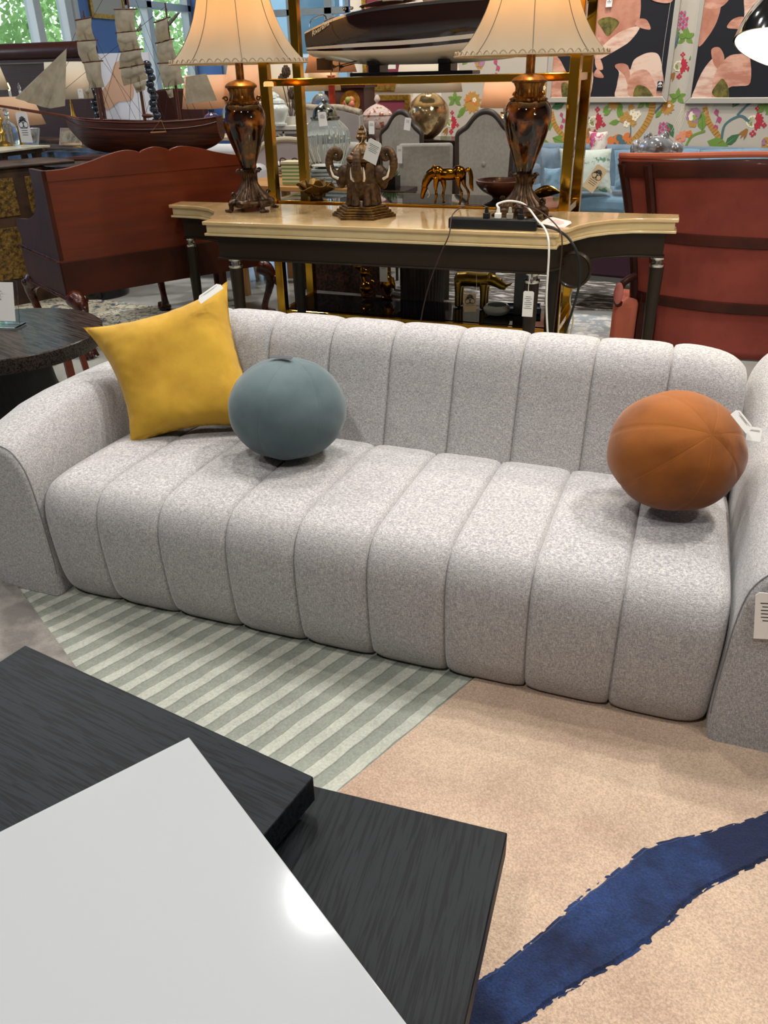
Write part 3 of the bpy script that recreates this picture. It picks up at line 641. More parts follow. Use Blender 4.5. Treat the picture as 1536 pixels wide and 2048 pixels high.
L2 = [(W_([(1400, -20), (1440, 0), (1438, 35), (1420, 70), (1396, 92), (1396, 20)]), 3), (W_([(1400, -30), (1470, -30), (1455, 5), (1430, 18), (1405, 10)]), 1),
      (W_([(1484, 60), (1490, 30), (1495, -20), (1560, -20), (1560, 60), (1500, 70)]), 2), (W_([(1455, 55), (1468, 38), (1490, 35), (1492, 60), (1475, 58)]), 1),
      (W_([(1387, 200), (1392, 175), (1408, 140), (1430, 115), (1450, 120), (1445, 160), (1435, 200)]), 2), (W_([(1424, 100), (1440, 95), (1450, 115), (1445, 140), (1430, 130)]), 3),
      (W_([(1425, 195), (1430, 150), (1455, 115), (1480, 108), (1500, 112), (1502, 165), (1480, 172), (1460, 175), (1440, 198)]), 1), (W_([(1425, 185), (1440, 162), (1448, 158), (1458, 175), (1458, 198), (1440, 198)]), 4)]
framed('flower_painting', 'painting of peach poppies on black in a silver frame, next to the chrome lamp', 'painting', (a0, a0+.92, z0-.01, z0+1.5), .045, M_silver, L2, PM, 'poppy paintings on the wallpaper')
t_ = thing; 
pt = Vector(UW(*WL(1323, 172), .045)); bl = mat('black_card', '15151a', .6)
price_tag('small black tag with white print hanging on the left poppy painting', pt, WD, (0, 0, 1), .05, .075, paper=bl, ink=PAPER, lines=2, string=[pt+Vector((0, 0, .035)), Vector(UW(*WL(1330, 100), .045)), Vector(UW(*WL(1345, 0), .045))])
pt = Vector(UW(*WL(1222, 3), .045)); price_tag('white tag at the top of the left poppy painting', pt, WD, (0, 0, 1), .055, .085, lines=3)
M_burg = mat('burgundy_mount', '7c2f3c', .7); M_print = mat('botanical_print', 'e8e0cc', .7); M_leafp = mat('print_dark_leaf', '3f6b45', .8)
def burg(x0, x1, y0, y1, label, ins=True):
    u0_, zt = WL(x0, y0); u1_, zb = WL(x1, y1); L = []
    w_, h_ = u1_-u0_, zt-zb
    if ins:
        L = [([(u0_+w_*.3, zb+h_*.33), (u1_-w_*.3, zb+h_*.33), (u1_-w_*.3, zt-h_*.25), (u0_+w_*.3, zt-h_*.25)], 1), ([(u0_+w_*.45, zb+h_*.4), (u0_+w_*.55, zb+h_*.5), (u0_+w_*.52, zb+h_*.7), (u0_+w_*.4, zb+h_*.6)], 2)]
    return framed('burgundy_picture', label, 'framed print', (u0_, u1_, zb, zt), .055, M_gold, L, [M_burg, M_print, M_leafp], 'gilt framed prints on burgundy mounts')
burg(723, 821, -110, 27, 'gilt framed print on a burgundy mount, the highest one above the boat model', False)
burg(726, 823, 50, 181, 'gilt framed botanical print on a burgundy mount, seen behind the boat stand')
burg(730, 822, 190, 330, 'gilt framed burgundy print hanging lowest, behind the footed jar', False)
# ================= console table =================
M_cream = mat('cream_lacquer_parchment', 'dcbf8f', .13, n=(3, 'cfae78', .35, .7), coat=.6); M_creamd = mat('cream_lacquer_edge', 'e0cb9c', .18, n=(4, 'd2b985', .35, .7), coat=.4)
M_olive = mat('dark_olive_lacquer', '2b2116', .4, coat=.05, spec=.3); M_steel = mat('polished_nickel', 'c8c4bc', .12, 1)
con = thing('console_table', 'long cream topped console table with concave ends and dark tapered legs behind the sofa', 'console table', (-1.425, 3.632, 0), R(2.1))
def con_poly(e=0):
    half = [(.876, 0), (.876, .10), (.905, .13), (.93, .22), (.985, .33), (1.07, .42), (1.17, .475), (1.28, .495), (1.37, .50), (1.37, .64)]
    P = [(-x, y) for x, y in reversed(half)]+half; n = len(P); out = []
    for i in range(n):
        a, b, c = Vector(P[i-1]), Vector(P[i]), Vector(P[(i+1) % n]); d1, d2 = (b-a).normalized(), (c-b).normalized(); nn = Vector((-(d1+d2).y, (d1+d2).x))
        nn = nn.normalized() if nn.length > .01 else Vector((0, 0)); k = 1/max(.5, abs(nn.dot(Vector((-d1.y, d1.x))))); out.append(tuple(b+nn*e*k))
    return out
def slab(name, e, z0, z1, m, bev=.002): return mk(name, G().prism(con_poly(e), z0, z1), m, con, smooth=30, bevel=bev)
slab('top', 0, .762, .78, M_cream, .004); slab('top_frieze', .014, .724, .762, M_creamd); slab('top_moulding', .004, .711, .7238, M_creamd, .003)
slab('apron', .05, .600, .711, M_olive); slab('apron_bead', .042, .592, .6015, M_olive, .003)
def leg(x, y, fl=0):
    g = G(); g.lathe([(.019, 0), (.022, .02), (.034, .52), (.034, .545)], 24, (x, y, 0)); l = mk('leg', g, M_olive, con)
    g = G(); g.lathe([(.034, .545), (.037, .55), (.037, .558), (.026, .563), (.024, .575), (.034, .582), (.036, .5915)], 24, (x, y, 0)); mk('collar', g, M_steel, l)
for x, y in ((-.76, .09), (.76, .09), (-1.30, .57), (1.30, .57), (-.62, .56), (.80, .56)): leg(x, y)
for s in (1,):
    g = G(); M3 = Matrix.Rotation(R(90), 3, 'X'); g.lathe([(.085, 0), (.085, .02), (.075, .026), (.07, .02)], 36, (s*.93, .25, .58), M=M3); mk('medallion', g, M_olive, con)
CZ = .78
# ---------------- table lamps ----------------
def tortoise():
    m = mat('tortoiseshell_glass', '5a2a08', .05, coat=.3, spec=.5); t = m.node_tree; N, L = t.nodes, t.links; b = N['Principled BSDF']
    tc = N.new('ShaderNodeTexCoord'); nz = N.new('ShaderNodeTexNoise'); nz.inputs['Scale'].default_value = 13; nz.inputs['Detail'].default_value = 3; nz.inputs['Distortion'].default_value = .25; L.new(tc.outputs['Object'], nz.inputs['Vector'])
    cr = N.new('ShaderNodeValToRGB'); e = cr.color_ramp.elements; e[0].position = .40; e[0].color = lin('120603'); e[1].position = .78; e[1].color = lin('c98a20')
    for p, c in ((.50, '2e1406'), (.58, '66350a'), (.66, '945510')): q = e.new(p); q.color = lin(c)
    L.new(nz.outputs[0], cr.inputs[0]); L.new(cr.outputs[0], b.inputs['Base Color']); return m
M_tort = tortoise(); M_bronze = mat('antique_bronze', '5e4630', .40, .65, n=(35, '2e1f14', .4, .62), bump=(60, .3)); M_bronzeg = mat('gilt_bronze', '9a672c', .34, .8, n=(30, '5a3617', .4, .65), bump=(50, .3))
M_shade = mat('shade_silk', 'c6bda6', .85, bump=(200, .2, .001), translucent='dcc49a'); M_braid = mat('braid', 'b9a283', .85, bump=(150, .6)); M_welt = mat('shade_welt', '6d6a5c', .8)
lamp = thing('table_lamp', 'tortoiseshell urn lamp with a cream bell shade at the left end of the console', 'table lamp', tuple(AZ(505, 420, CZ)), R(10), 'matching urn lamps on the console')
flute = lambda n, k: (lambda a, r, z: r*(1+k*abs(math.sin(n*a/2))-k/2))
g = G(); g.lathe([(.07, .022), (.104, .022), (.114, .034), (.114, .046), (.104, .058), (.09, .062)], 48, fl=lambda a, r, z: r*(1+.06*math.cos(4*a)))
base = mk('base', g, M_bronze, lamp)
for k in range(4):
    a = R(k*90+45); c, s = math.cos(a), math.sin(a); g = G()
    g.tube(spl([(c*.085, s*.085, .05), (c*.118, s*.118, .042), (c*.120, s*.120, .02), (c*.125, s*.125, .008)], 4), [.016]*6+[.013]*7, 8)
    for t in (-.35, -.12, .12, .35): g.ell((c*.135+math.cos(a+t*2.2)*.006-s*t*.045, s*.135+c*t*.045, .008), (.010, .006, .008), 8, 6)
    mk('paw_foot', g, M_bronze, lamp)
g = G(); g.lathe([(.098, .06), (.09, .075), (.062, .10), (.042, .13), (.035, .155), (.036, .175), (.048, .192), (.055, .198), (.04, .2)], 64, fl=flute(16, .14)); mk('fluted_stem', g, M_bronze, lamp)
def scroll(g, a, r, z, s, m=1):
    c, q = math.cos(a), math.sin(a); pts = []
    for i in range(16):
        t = i/15*R(430); rr = s*(1-i/19); pts.append((c*(r+rr*math.cos(t)*m), q*(r+rr*math.cos(t)*m), z+rr*math.sin(t)))
    g.tube(pts, [s*.42*(1-i/30) for i in range(16)], 8)
for k in range(4):
    for r_, z_ in ((.058, .192), (.100, .082)): g = G(); scroll(g, R(k*90+45), r_, z_, .013); mk('scroll_ornament', g, M_bronze, lamp)
g = G(); g.lathe(spl([(.034, .196), (.046, .235), (.066, .29), (.087, .345), (.103, .40), (.109, .44), (.104, .475), (.088, .50), (.072, .508)], 5), 72); mk('urn', g, M_tort, lamp)
g = G(); g.lathe([(.072, .503), (.082, .506), (.082, .514), (.066, .52), (.060, .535), (.060, .56), (.068, .575), (.066, .577)], 64, fl=flute(20, .08)); mk('neck', g, M_bronzeg, lamp)
g = G(); g.lathe([(.066, .574), (.078, .578), (.080, .586), (.070, .596), (.05, .606), (.028, .612), (.02, .614), (.02, .70)], 48); mk('cap', g, M_bronzeg, lamp)
for k in range(4): g = G(); scroll(g, R(k*90+20), .082, .528, .013); mk('scroll_ornament', g, M_bronzeg, lamp)
SHP = [(.345, .683), (.318, .70), (.275, .745), (.237, .80), (.206, .86), (.184, .92), (.168, .98), (.152, 1.04)]
g = G(); g.lathe(spl(SHP, 5), 96, cap=False, fl=lambda a, r, z: r*(1-.018*abs(math.sin(4*a)))); sh_ = mk('lamp_shade', g, M_shade, lamp); sd = sh_.modifiers.new('solid', 'SOLIDIFY'); sd.thickness = .0015
g = G()
for k in range(8):
    a = R(k*45+22); g.tube([(math.cos(a)*(r*.985+.001), math.sin(a)*(r*.985+.001), z) for r, z in spl(SHP, 4)], .0016, 5)
mk('shade_welt', g, M_welt, sh_)
g = G()
pts = []
for i in range(480):
    a = 2*math.pi*i/480; f_ = math.sin(a*54); r = .338*(1-.018*abs(math.sin(4*a))); pts.append((math.cos(a+f_*.006)*(r+.003-.0+.0), math.sin(a+f_*.006)*(r+.003), .692+.0075*math.cos(a*54)))
g.tube(pts, .0028, 5, closed=True); g.tube([(math.cos(R(i*4))*.345*(1-.018*abs(math.sin(4*R(i*4)))), math.sin(R(i*4))*.345*(1-.018*abs(math.sin(4*R(i*4)))), .683) for i in range(90)], .003, 6, closed=True)
mk('braid_trim', g, M_braid, sh_)
g = G(); g.ell((0, 0, .80), (.03, .03, .042), 16, 10); mk('bulb', g, mat('lit_bulb', 'ffd9a0', .3, emit=4), lamp)
g = G()
for k in range(3): a = R(k*120); g.tube([(0, 0, 1.03), (math.cos(a)*.15, math.sin(a)*.15, 1.035)], .002, 5)
g.tube([(0, 0, .7), (0, 0, .76)], .014, 10); g.tube([(0, .045, .7), (0, .05, .8), (0, .04, .98), (0, 0, 1.03)], .002, 5); g.tube([(0, 0, .70), (0, .045, .7)], .002, 5)
mk('harp', g, M_gold, lamp)
lr = dup(lamp, tuple(AZ(1043, 436, CZ)), R(35), 'tortoiseshell urn lamp with a cream bell shade at the right end of the console')
def bulb_light(loc, e, col=(1, .70, .36), r=.035):
    l = bpy.data.lights.new('lamp_light', 'POINT'); l.energy = e; l.color = col; l.shadow_soft_size = r; o = bpy.data.objects.new('lamp_light', l); COL.objects.link(o); o.location = loc
for q in (lamp, lr): bulb_light((q.location.x, q.location.y, CZ+.90), 8)
# ---------------- elephant urn ----------------
M_eleph = mat('antiqued_resin', '573d1c', .5, .15, n=(40, '2a190b', .42, .62), bump=(55, .7, .003)); M_elg = mat('antiqued_gilt', '70501e', .4, .4, n=(30, '3d270c', .4, .6), bump=(80, .5, .002)); M_tusk = mat('ivory_paint', 'e9e2cf', .4)
el = thing('elephant_urn', 'antiqued gilt lidded urn carried by three elephants on the console', 'figurine', tuple(AZ(728, 432, CZ)), R(8))
g = G(); st = [(r*math.cos(R(a)), r*math.sin(R(a))) for a, r in [(k*30, (.165 if k % 2 == 0 else .135)) for k in range(12)]]
for e_, z0, z1 in ((1, 0, .014), (.94, .014, .022), (.86, .022, .034), (.78, .034, .046), (.70, .046, .054)): g.prism([(x*e_, y*e_) for x, y in st], z0, z1)
mk('base', g, M_elg, el, smooth=30, bevel=.003)
for k, (aa) in enumerate((186, 274, 350)):
    a = R(aa); g = G(); Q = Matrix.Rotation(a, 3, 'Z'); P = lambda x, y, z: tuple(Q @ Vector((x, y, z)))
    g.ell(P(.03, 0, .155), (.052, .052, .08), 20, 14)
    g.ell(P(.088, 0, .195), (.040, .032, .044), 18, 14, M=Q); g.ell(P(.108, 0, .165), (.026, .022, .036), 14, 10, M=Q)
    for s in (-1, 1):
        g.tube([P(.05, s*.025, .15), P(.060, s*.027, .10), P(.064, s*.027, .056)], [.026, .020, .023], 12)
    tr = spl([(.112, .185), (.140, .195), (.160, .225), (.163, .262), (.150, .295), (.126, .305), (.108, .290), (.114, .268), (.130, .268), (.132, .280)], 5)
    g.tube([P(x, 0, z) for x, z in tr], [(.023-.00027*i)*(1+.09*(i % 2)) for i in range(len(tr))], 10)
    b_ = fuse(mk('elephant', g, M_eleph, el), .003, 2)
    g = G()
    for s in (-1, 1): g.tube([P(.118, s*.024, .178), P(.142, s*.031, .190), P(.152, s*.032, .218), P(.154, s*.031, .240)], [.007, .006, .004, .001], 8)
    mk('tusk', g, M_tusk, b_)
    for s in (-1, 1):
        ear = spl([(0, .05), (.035, .045), (.055, .01), (.045, -.045), (.015, -.085), (-.004, -.04)], 4, True); e2 = G()
        e2.prism(ear, -.003, .003, lambda u, v, h: P(.070-u*.55+h, s*(.030+u*.72), .195+v)); mk('ear', e2, M_eleph, b_, smooth=30, bevel=.002)
g = G(); g.lathe(spl([(.05, .10), (.055, .19), (.062, .225), (.066, .245), (.072, .25)], 4), 48); g.lathe([(.07, .25), (.076, .255), (.078, .268), (.072, .277), (.056, .281), (.052, .284)], 48); mk('urn', g, M_elg, el)
g = G(); g.lathe([(.055, .281), (.056, .292), (.05, .296), (.048, .304), (.034, .316), (.02, .33), (.012, .338), (.014, .345), (.024, .352), (.026, .362), (.018, .372), (.022, .38), (.012, .39), (.014, .398), (.006, .41)], 32, fl=flute(12, .1)); mk('lid', g, M_elg, el)
tp = AY(745, 303, 3.70); price_tag('white printed tag tied to the elephant urn, hanging diagonally', tp, (1, 0, -.45), (.45, -.2, 1), .068, .10, emblem=False, lines=5, string=[tp+Vector((-.045, 0, .065)), AY(722, 285, 3.75), AY(712, 288, 3.74)])
# ---------------- power strip and cables ----------------
ps = thing('power_strip', 'black power strip with four plugs at the front edge of the console', 'power strip', tuple(AZ(983, 460, CZ)), R(2.5))
g = G(); g.box((0, .025, .0235), (.40, .052, .047)); mk('housing', g, mat('black_plastic', '131416', .35), ps, smooth=0, bevel=.006)
for x, m in ((.035, 'd'), (.092, 'w'), (.145, 't'), (-.02+.04, 'x')):
    if m == 'x': continue
mw_ = mat('white_plastic', 'ece9e2', .35); mb_ = mat('black_plastic', '131416', .35); mt_ = mat('clear_plastic', 'cfc9b8', .3, trans=.5)
for x, m in ((-.03, mb_), (.022, mw_), (.075, mt_), (.125, mb_)):
    g = G(); g.box((x, .025, .058), (.028, .026, .022)); g.lathe([(.010, .069), (.008, .082), (.006, .095)], 12, (x, .025, 0)); mk('plug', g, m, ps, smooth=30, bevel=.002)
def cord(label, pts, r, m, name='power_cord'):  # power cords in general, the strip's own lead among them
    return tag(mk(name, G().tube(spl(pts, 8), r, 8), m), label, 'cord')
M_brc = mat('brown_cord', '3a2420', .5); M_wc = mat('white_cord', 'ece8df', .45); M_bc = mat('black_cord', '161618', .45)
b0 = Vector(ps.location); pp = lambda x, z: tuple(b0+Vector((x, .027, z)))
cord('thin brown cord arching from the power strip and falling in front of the console', [pp(-.03, .09), AY(962, 410, 3.72), AY(930, 412, 3.70), AY(905, 430, 3.66), AY(898, 470, 3.60), AY(880, 510, 3.59), AY(858, 570, 3.60), AY(842, 640, 3.62), AY(840, 700, 3.64)], .0028, M_brc)
cord('white cord looping from the power strip over the console edge', [pp(.022, .09), AY(995, 408, 3.74), AY(1020, 402, 3.76), AY(1050, 410, 3.75), AY(1075, 440, 3.68), AY(1092, 462, 3.62), AY(1098, 500, 3.58), AY(1093, 600, 3.58), AY(1096, 680, 3.60)], .0045, M_wc)
cord('thick black cord leaving the power strip end and looping down past the console', [tuple(b0+Vector((.20, .03, .03))), AY(1075, 452, 3.74), AY(1110, 458, 3.70), AY(1140, 480, 3.66), AY(1158, 520, 3.64), AY(1158, 570, 3.64), AY(1145, 620, 3.66), AY(1125, 680, 3.68)], .006, M_bc)
cord('thin dark cord crossing from the right lamp down past the console corner', [pp(.125, .09), AY(1035, 408, 3.74), AY(1075, 420, 3.72), AY(1112, 450, 3.66), AY(1124, 480, 3.62), AY(1118, 560, 3.62), AY(1105, 680, 3.62)], .003, M_brc)
cord('dull white cord hanging behind the black cord right of the console', [AY(1150, 500, 3.95), AY(1148, 560, 3.95), AY(1140, 600, 3.95), AY(1146, 640, 3.93), AY(1134, 700, 3.9)], .004, mat('ivory_cord', 'b9ac92', .5))
a = AZ(1113, 445, CZ+.012); price_tag('white tag with pink print lying on the console by the right lamp', a, (1, -.35, -.12), (.12, .55, .12), .12, .09, emblem=False, lines=7, ink=PINK)
a = AY(1056, 608, 3.62); price_tag('white printed tag hanging on the right front console leg', a, (1, 0, 0), (0, 0, 1), .048, .115, emblem=False, lines=7, string=[a+Vector((0, 0, .05)), AY(1057, 575, 3.64), AY(1060, 552, 3.66)])
# ================= brass etagere =================
M_brass = mat('polished_brass', 'dba93a', .10, 1, n=(2, 'cf9a30', .4, .6)); M_glassg = mat('shelf_glass', 'dff0e8', .02, trans=1, ior=1.5); M_bglass = mat('black_glass', '08090b', .04, spec=.7)
ex0, ex1, ey0, ey1 = -2.265, -.635, 4.33, 4.74
et = thing('etagere', 'tall polished brass etagere with glass shelves standing behind the console', 'shelving unit', ((ex0+ex1)/2, (ey0+ey1)/2, 0))
hx, hy = (ex1-ex0)/2, (ey1-ey0)/2
for sx in (-1, 1):
    for sy in (-1, 1): mk('post', G().box((sx*hx, sy*hy, 1.05), (.05, .05, 2.1)), M_brass, et, smooth=0, bevel=.003)
for z in (.15, .772, 1.375, 2.08):
    g = G()
    for sy in (-1, 1): g.box((0, sy*hy, z), (2*hx-.05, .03, .034))
    for sx in (-1, 1): g.box((sx*hx, 0, z), (.03, 2*hy-.05, .034))
    mk('shelf_rail', g, M_brass, et, smooth=0, bevel=.002)
mk('glass_shelf', G().box((0, 0, .786), (2*hx-.04, 2*hy-.04, .008)), mat('smoked_mirror_shelf', '3a3f40', .03, .85), et, smooth=0)
mk('glass_shelf', G().box((0, 0, 1.389), (2*hx-.04, 2*hy-.04, .008)), M_glassg, et, smooth=0)
mk('glass_shelf', G().box((0, 0, .167), (2*hx-.04, 2*hy-.04, .008)), M_bglass, et, smooth=0)
S1, S2, S0 = .791, 1.394, .172
a = AY(537, 168, 4.30); price_tag('small cream price sticker tag on the upper rail of the etagere', a, (1, 0, 0), (0, 0, 1), .06, .024, emblem=False, lines=1, paper=mat('tag_cream', 'efe0b8', .6))
# ---------------- speedboat model ----------------
M_mah = mat('dark_mahogany_gloss', '1c0706', .08, coat=1, n=(6, '270c09', .4, .6), stretch=(.4, 4, 4)); M_mahl = mat('mahogany_deck', '6b3018', .12, coat=1, waves=(40, 1, '2a0f08', .82, .95, 'Y')); M_white = mat('white_gloss', 'e8e4dc', .15, coat=.6); M_chrome = mat('chrome', 'd8d8d8', .05, 1); M_bpt = mat('black_lacquer', '0e0e10', .2)
BY = 4.50; pL_ = AY(632, 150, BY); bl_ = 1.42
bt = thing('speedboat_model', 'glossy dark mahogany speedboat model with a white bottom on a black stand', 'boat model', (pL_.x, BY, S2))
# stations: t (0 stern, 1 bow), half beam at deck, keel z, chine z, deck z
ST = [(0, .115, .095, .115, .205), (.1, .135, .070, .105, .25), (.22, .15, .055, .100, .285), (.4, .16, .050, .10, .305), (.6, .155, .052, .115, .315), (.78, .125, .07, .14, .318), (.9, .08, .10, .18, .318), (.97, .035, .15, .23, .318), (1, .005, .22, .28, .318)]
def sec(t):
    for i in range(len(ST)-1):
        if t <= ST[i+1][0]: k = (t-ST[i][0])/(ST[i+1][0]-ST[i][0]); k = k*k*(3-2*k) if 0 else k; return [ST[i][j]*(1-k)+ST[i+1][j]*k for j in range(1, 5)]
    return list(ST[-1][1:])
STS = spl(ST, 5)
def hullf(lo, hi, out=0):
    def f(u, v):
        i = u*(len(STS)-1); i0 = min(int(i), len(STS)-2); fr = i-i0; t, b, kz, cz, dz = [STS[i0][q]*(1-fr)+STS[i0+1][q]*fr for q in range(5)]
        b = max(b, .002); w = lo+(hi-lo)*v     # w 0 keel .. .4 chine .. 1 deck
        if w < .4: k = w/.4; y = b*.82*k; z = kz+(cz-kz)*k**1.3
        else: k = (w-.4)/.6; y = b*(.82+.18*math.sin(k*math.pi*.5)+.03*math.sin(k*math.pi)); z = cz+(dz-cz)*k
        return Vector((t*bl_+.012*0, -(y+out), z))
    return f
def both(name, lo, hi, m, out=0, nv=8):
    f = hullf(lo, hi, out); g = G(); g.grid(f, 60, nv); g.grid(lambda u, v: Vector((f(u, v).x, -f(u, v).y, f(u, v).z)), 60, nv)
    if out == 0:   # transom
        a = [f(0, v/nv) for v in range(nv+1)]; g.add([tuple(p) for p in a]+[(p.x, -p.y, p.z) for p in reversed(a)], [tuple(range(2*nv+2))])
    return mk(name, g, m, bt, smooth=50)
both('hull_bottom', 0, .46, M_white); both('hull_side', .46, 1, M_mah)
both('waterline_stripe', .485, .505, M_mah, .001, 2); both('boot_top', .505, .56, M_white, .001, 3)
both('rub_rail', .965, 1.0, M_chrome, .002, 2)
def deckf(u, v):
    i = u*(len(STS)-1); i0 = min(int(i), len(STS)-2); fr = i-i0; t, b, kz, cz, dz = [STS[i0][q]*(1-fr)+STS[i0+1][q]*fr for q in range(5)]; y = (v*2-1)
    return Vector((t*bl_, y*max(b, .002), dz+.018*(1-y*y)+.001))
mk('deck', G().grid(deckf, 60, 12), M_mahl, bt)
g = G(); g.grid(lambda u, v: Vector((.30+.62*u, (v*2-1)*.10, .305+.036*math.sin(math.pi*min(1, u*1.4+.12))*(1-(v*2-1)**4))), 24, 10); mk('cockpit_coaming', g, M_mah, bt)
g = G(); g.box((.47, 0, .33), (.11, .15, .03)); g.box((.68, 0, .335), (.11, .15, .03)); mk('seat', g, mat('cream_leather', 'cbb994', .5), bt, bevel=.006)
g = G(); g.grid(lambda u, v: Vector((.74+.16*u+.0*v, (v*2-1)*(.12-.05*u), .335+.075*(1-u)**.7)), 10, 12); mk('windscreen', g, mat('tinted_glass', '9aa4a8', .05, trans=.7), bt)
g = G(); g.tube([(.52, -.115, .335), (.62, -.12, .36), (.74, -.125, .41)], .0035, 6); g.tube([(.52, .115, .335), (.62, .12, .36), (.74, .125, .41)], .0035, 6); g.tube([(.74, -.12, .41), (.9, -.06, .335)], .0035, 6)
for x in (.20, .24, .30): g.ell((x, -.05, .295+x*.05), (.012, .008, .008), 8, 6)
g.tube(spl([(.02, -.09, .23), (.03, -.085, .262), (.10, -.09, .28), (.12, -.1, .262)], 4), .003, 6); g.tube(spl([(.02, .09, .23), (.03, .085, .262), (.10, .09, .28), (.12, .1, .262)], 4), .003, 6); mk('chrome_fittings', g, M_chrome, bt)
for x in (.02,):
    pass
for s in (-1, 1): g = G(); g.box((.055, s*.05, .062), (.05, .004, .055)); mk('rudder', g, mat('bronze_dark', '5b4630', .4, .7), bt, bevel=.002)
g = G()
for s in (-1, 1):
    g.tube([(.33, s*.05, .085), (.14, s*.05, .050)], .003, 6); g.ell((.13, s*.05, .049), (.016, .006, .006), 8, 6)
    for k in range(3): a = k*2.09; g.ell((.122, s*.05+.014*math.cos(a), .049+.014*math.sin(a)), (.003, .009, .011), 8, 6)
mk('propeller', g, mat('bronze_dark', '5b4630', .4, .7), bt)
g = G(); g.box((.56, 0, .009), (.66, .16, .018)); 
for x in (.36, .74): g.box((x, 0, .034), (.065, .13, .036)); g.box((x, 0, .060), (.05, .2, .02))
mk('stand', g, M_bpt, bt, smooth=0, bevel=.003)
textmesh('name_lettering', 'Rivarama', .03, mat('gold_lettering', 'd8c9a8', .4), bt, (.105, -.1455, .21), (R(84), R(-26), 0), shear=.5)
# ---------------- things on the middle shelf ----------------
M_gold2 = mat('polished_gold_bronze', '9c6a16', .16, 1, n=(5, '6f4608', .4, .6)); M_obr = mat('bronze_petal', 'a5854e', .35, .8, waves=(60, .5, '5b431f', .5, .8, 'X'))
lt = thing('lotus_bowl', 'bronze lotus flower with ribbed open petals on the etagere', 'figurine', tuple(AZ(633, 397, S1+.001)))
def petal(g, a, L, W, lift, cup, z0=.02):
    ca, sa = math.cos(a), math.sin(a)
    def f(u, v):
        s = (v*2-1); w_ = W*math.sin(math.pi*min(1, (u*.9+.06)))**.7*s; r = .012+L*u; z = z0+lift*u**1.4+cup*s*s*math.sin(math.pi*u)
        return Vector((r*ca-w_*sa, r*sa+w_*ca, z))
    g.grid(f, 14, 12)
for k in range(6):
    g = G(); petal(g, R(k*60+10), .100, .058, .055 if k % 2 else .035, .045); o = mk('petal', g, M_obr, lt); s_ = o.modifiers.new('s', 'SOLIDIFY'); s_.thickness = .003
for k in range(4):
    g = G(); petal(g, R(k*90+40), .045, .045, .085, -.03); o = mk('petal', g, M_obr, lt); s_ = o.modifiers.new('s', 'SOLIDIFY'); s_.thickness = .003
g = G(); g.lathe([(.035, 0), (.04, .01), (.02, .03)], 24); mk('foot', g, M_obr, lt)
# grazing horse
ho = thing('horse_figurine', 'polished gold bronze horse with its head lowered on the etagere', 'figurine', tuple(AZ(893, 408, S1+.001)), R(-4))
g = G()
g.ell((.005, 0, .147), (.070, .028, .030), 24, 14); g.ell((-.05, 0, .148), (.036, .030, .040), 16, 12); g.ell((.066, 0, .153), (.040, .031, .038), 16, 12)
g.tube(spl([(-.06, 0, .155), (-.095, 0, .14), (-.118, 0, .105), (-.128, 0, .075)], 5), [.033-.0012*i for i in range(16)], 12)
g.tube([(-.122, 0, .082), (-.134, 0, .05), (-.140, 0, .022)], [.018, .014, .009], 10)
for y in (-.012, .012): g.tube([(-.118, y, .09), (-.108, y*1.3, .104)], [.005, .001], 6)
def hleg(x, y, pts, r): g.tube(spl([(x+a, y, z) for a, z in pts], 4), [(.020, .0175, .015, .0125, .0095, .0075, .0068, .0078, .0085, .0062, .0055, .006, .0075)[i] for i in range(13)], 8)
hleg(-.052, -.016, [(0, .13), (-.004, .08), (.0, .045), (-.006, .006)], (.016, .006)); hleg(-.03, .016, [(0, .13), (.01, .08), (.004, .045), (.01, .006)], (.016, .006))
hleg(.068, -.016, [(0, .135), (.004, .095), (.022, .058), (.012, .006)], (.02, .006)); hleg(.082, .016, [(0, .135), (.010, .095), (.034, .058), (.028, .006)], (.02, .006))
for x, y in ((-.06, -.016), (-.022, .016), (.078, -.016), (.11, .016)): g.ell((x, y, .006), (.009, .007, .006), 8, 6)
fuse(mk('body', g, M_gold2, ho), .003, 3)
g = G(); g.tube(spl([(.098, 0, .165), (.12, 0, .17), (.132, 0, .14), (.134, 0, .10), (.145, 0, .068)], 5), [.008, .009, .010, .011, .012]+[.012]*11+[.011, .009, .006, .004, .002], 8); mk('tail', g, M_gold2, ho)
g = G()
for i in range(7): g.ell((-.07-.009*i, -.004, .178-.011*i), (.012, .009, .014), 8, 6)
mk('mane', g, M_gold2, ho)
a = AY(848, 377, 4.42); mk_s = cord('white string loop hanging on the horse figurine', [a+Vector((-.015, 0, .02)), a+Vector((.015, -.002, .0)), a+Vector((.03, 0, -.03)), a+Vector((.02, 0, -.045))], .0022, STRING, 'string_loop')
bw = thing('wooden_bowl', 'dark brown wide bowl on a small foot behind the right lamp on the etagere', 'bowl', tuple(AZ(1000, 396, S1+.001)))
g = G(); g.lathe(spl([(.04, 0), (.05, .012), (.095, .035), (.128, .068), (.136, .092)], 5)+[(.130, .094)]+spl([(.120, .07), (.09, .042), (.04, .022), (.004, .02)], 4), 64, cap=False); g.lathe([(.0, 0), (.04, 0)], 64, cap=False); mk('bowl', g, mat('turned_wood', '43211a', .3, coat=.3, n=(8, '5c3220', .4, .6)), bw)
bd = thing('gold_bird', 'gold leaf shaped bird dish on the etagere right of the right lamp', 'figurine', tuple(AZ(1085, 404, S1+.001)), R(10))
g = G(); g.grid(lambda u, v: Vector((-.08+.17*u, .05*math.sin(math.pi*min(1, u*.92+.04))*(v*2-1), .012+.05*(v*2-1)**2*math.sin(math.pi*u)+.045*max(0, u-.35)**1.2+.01)), 22, 14); o = mk('body', g, M_gold2, bd); s_ = o.modifiers.new('s', 'SOLIDIFY'); s_.thickness = .004
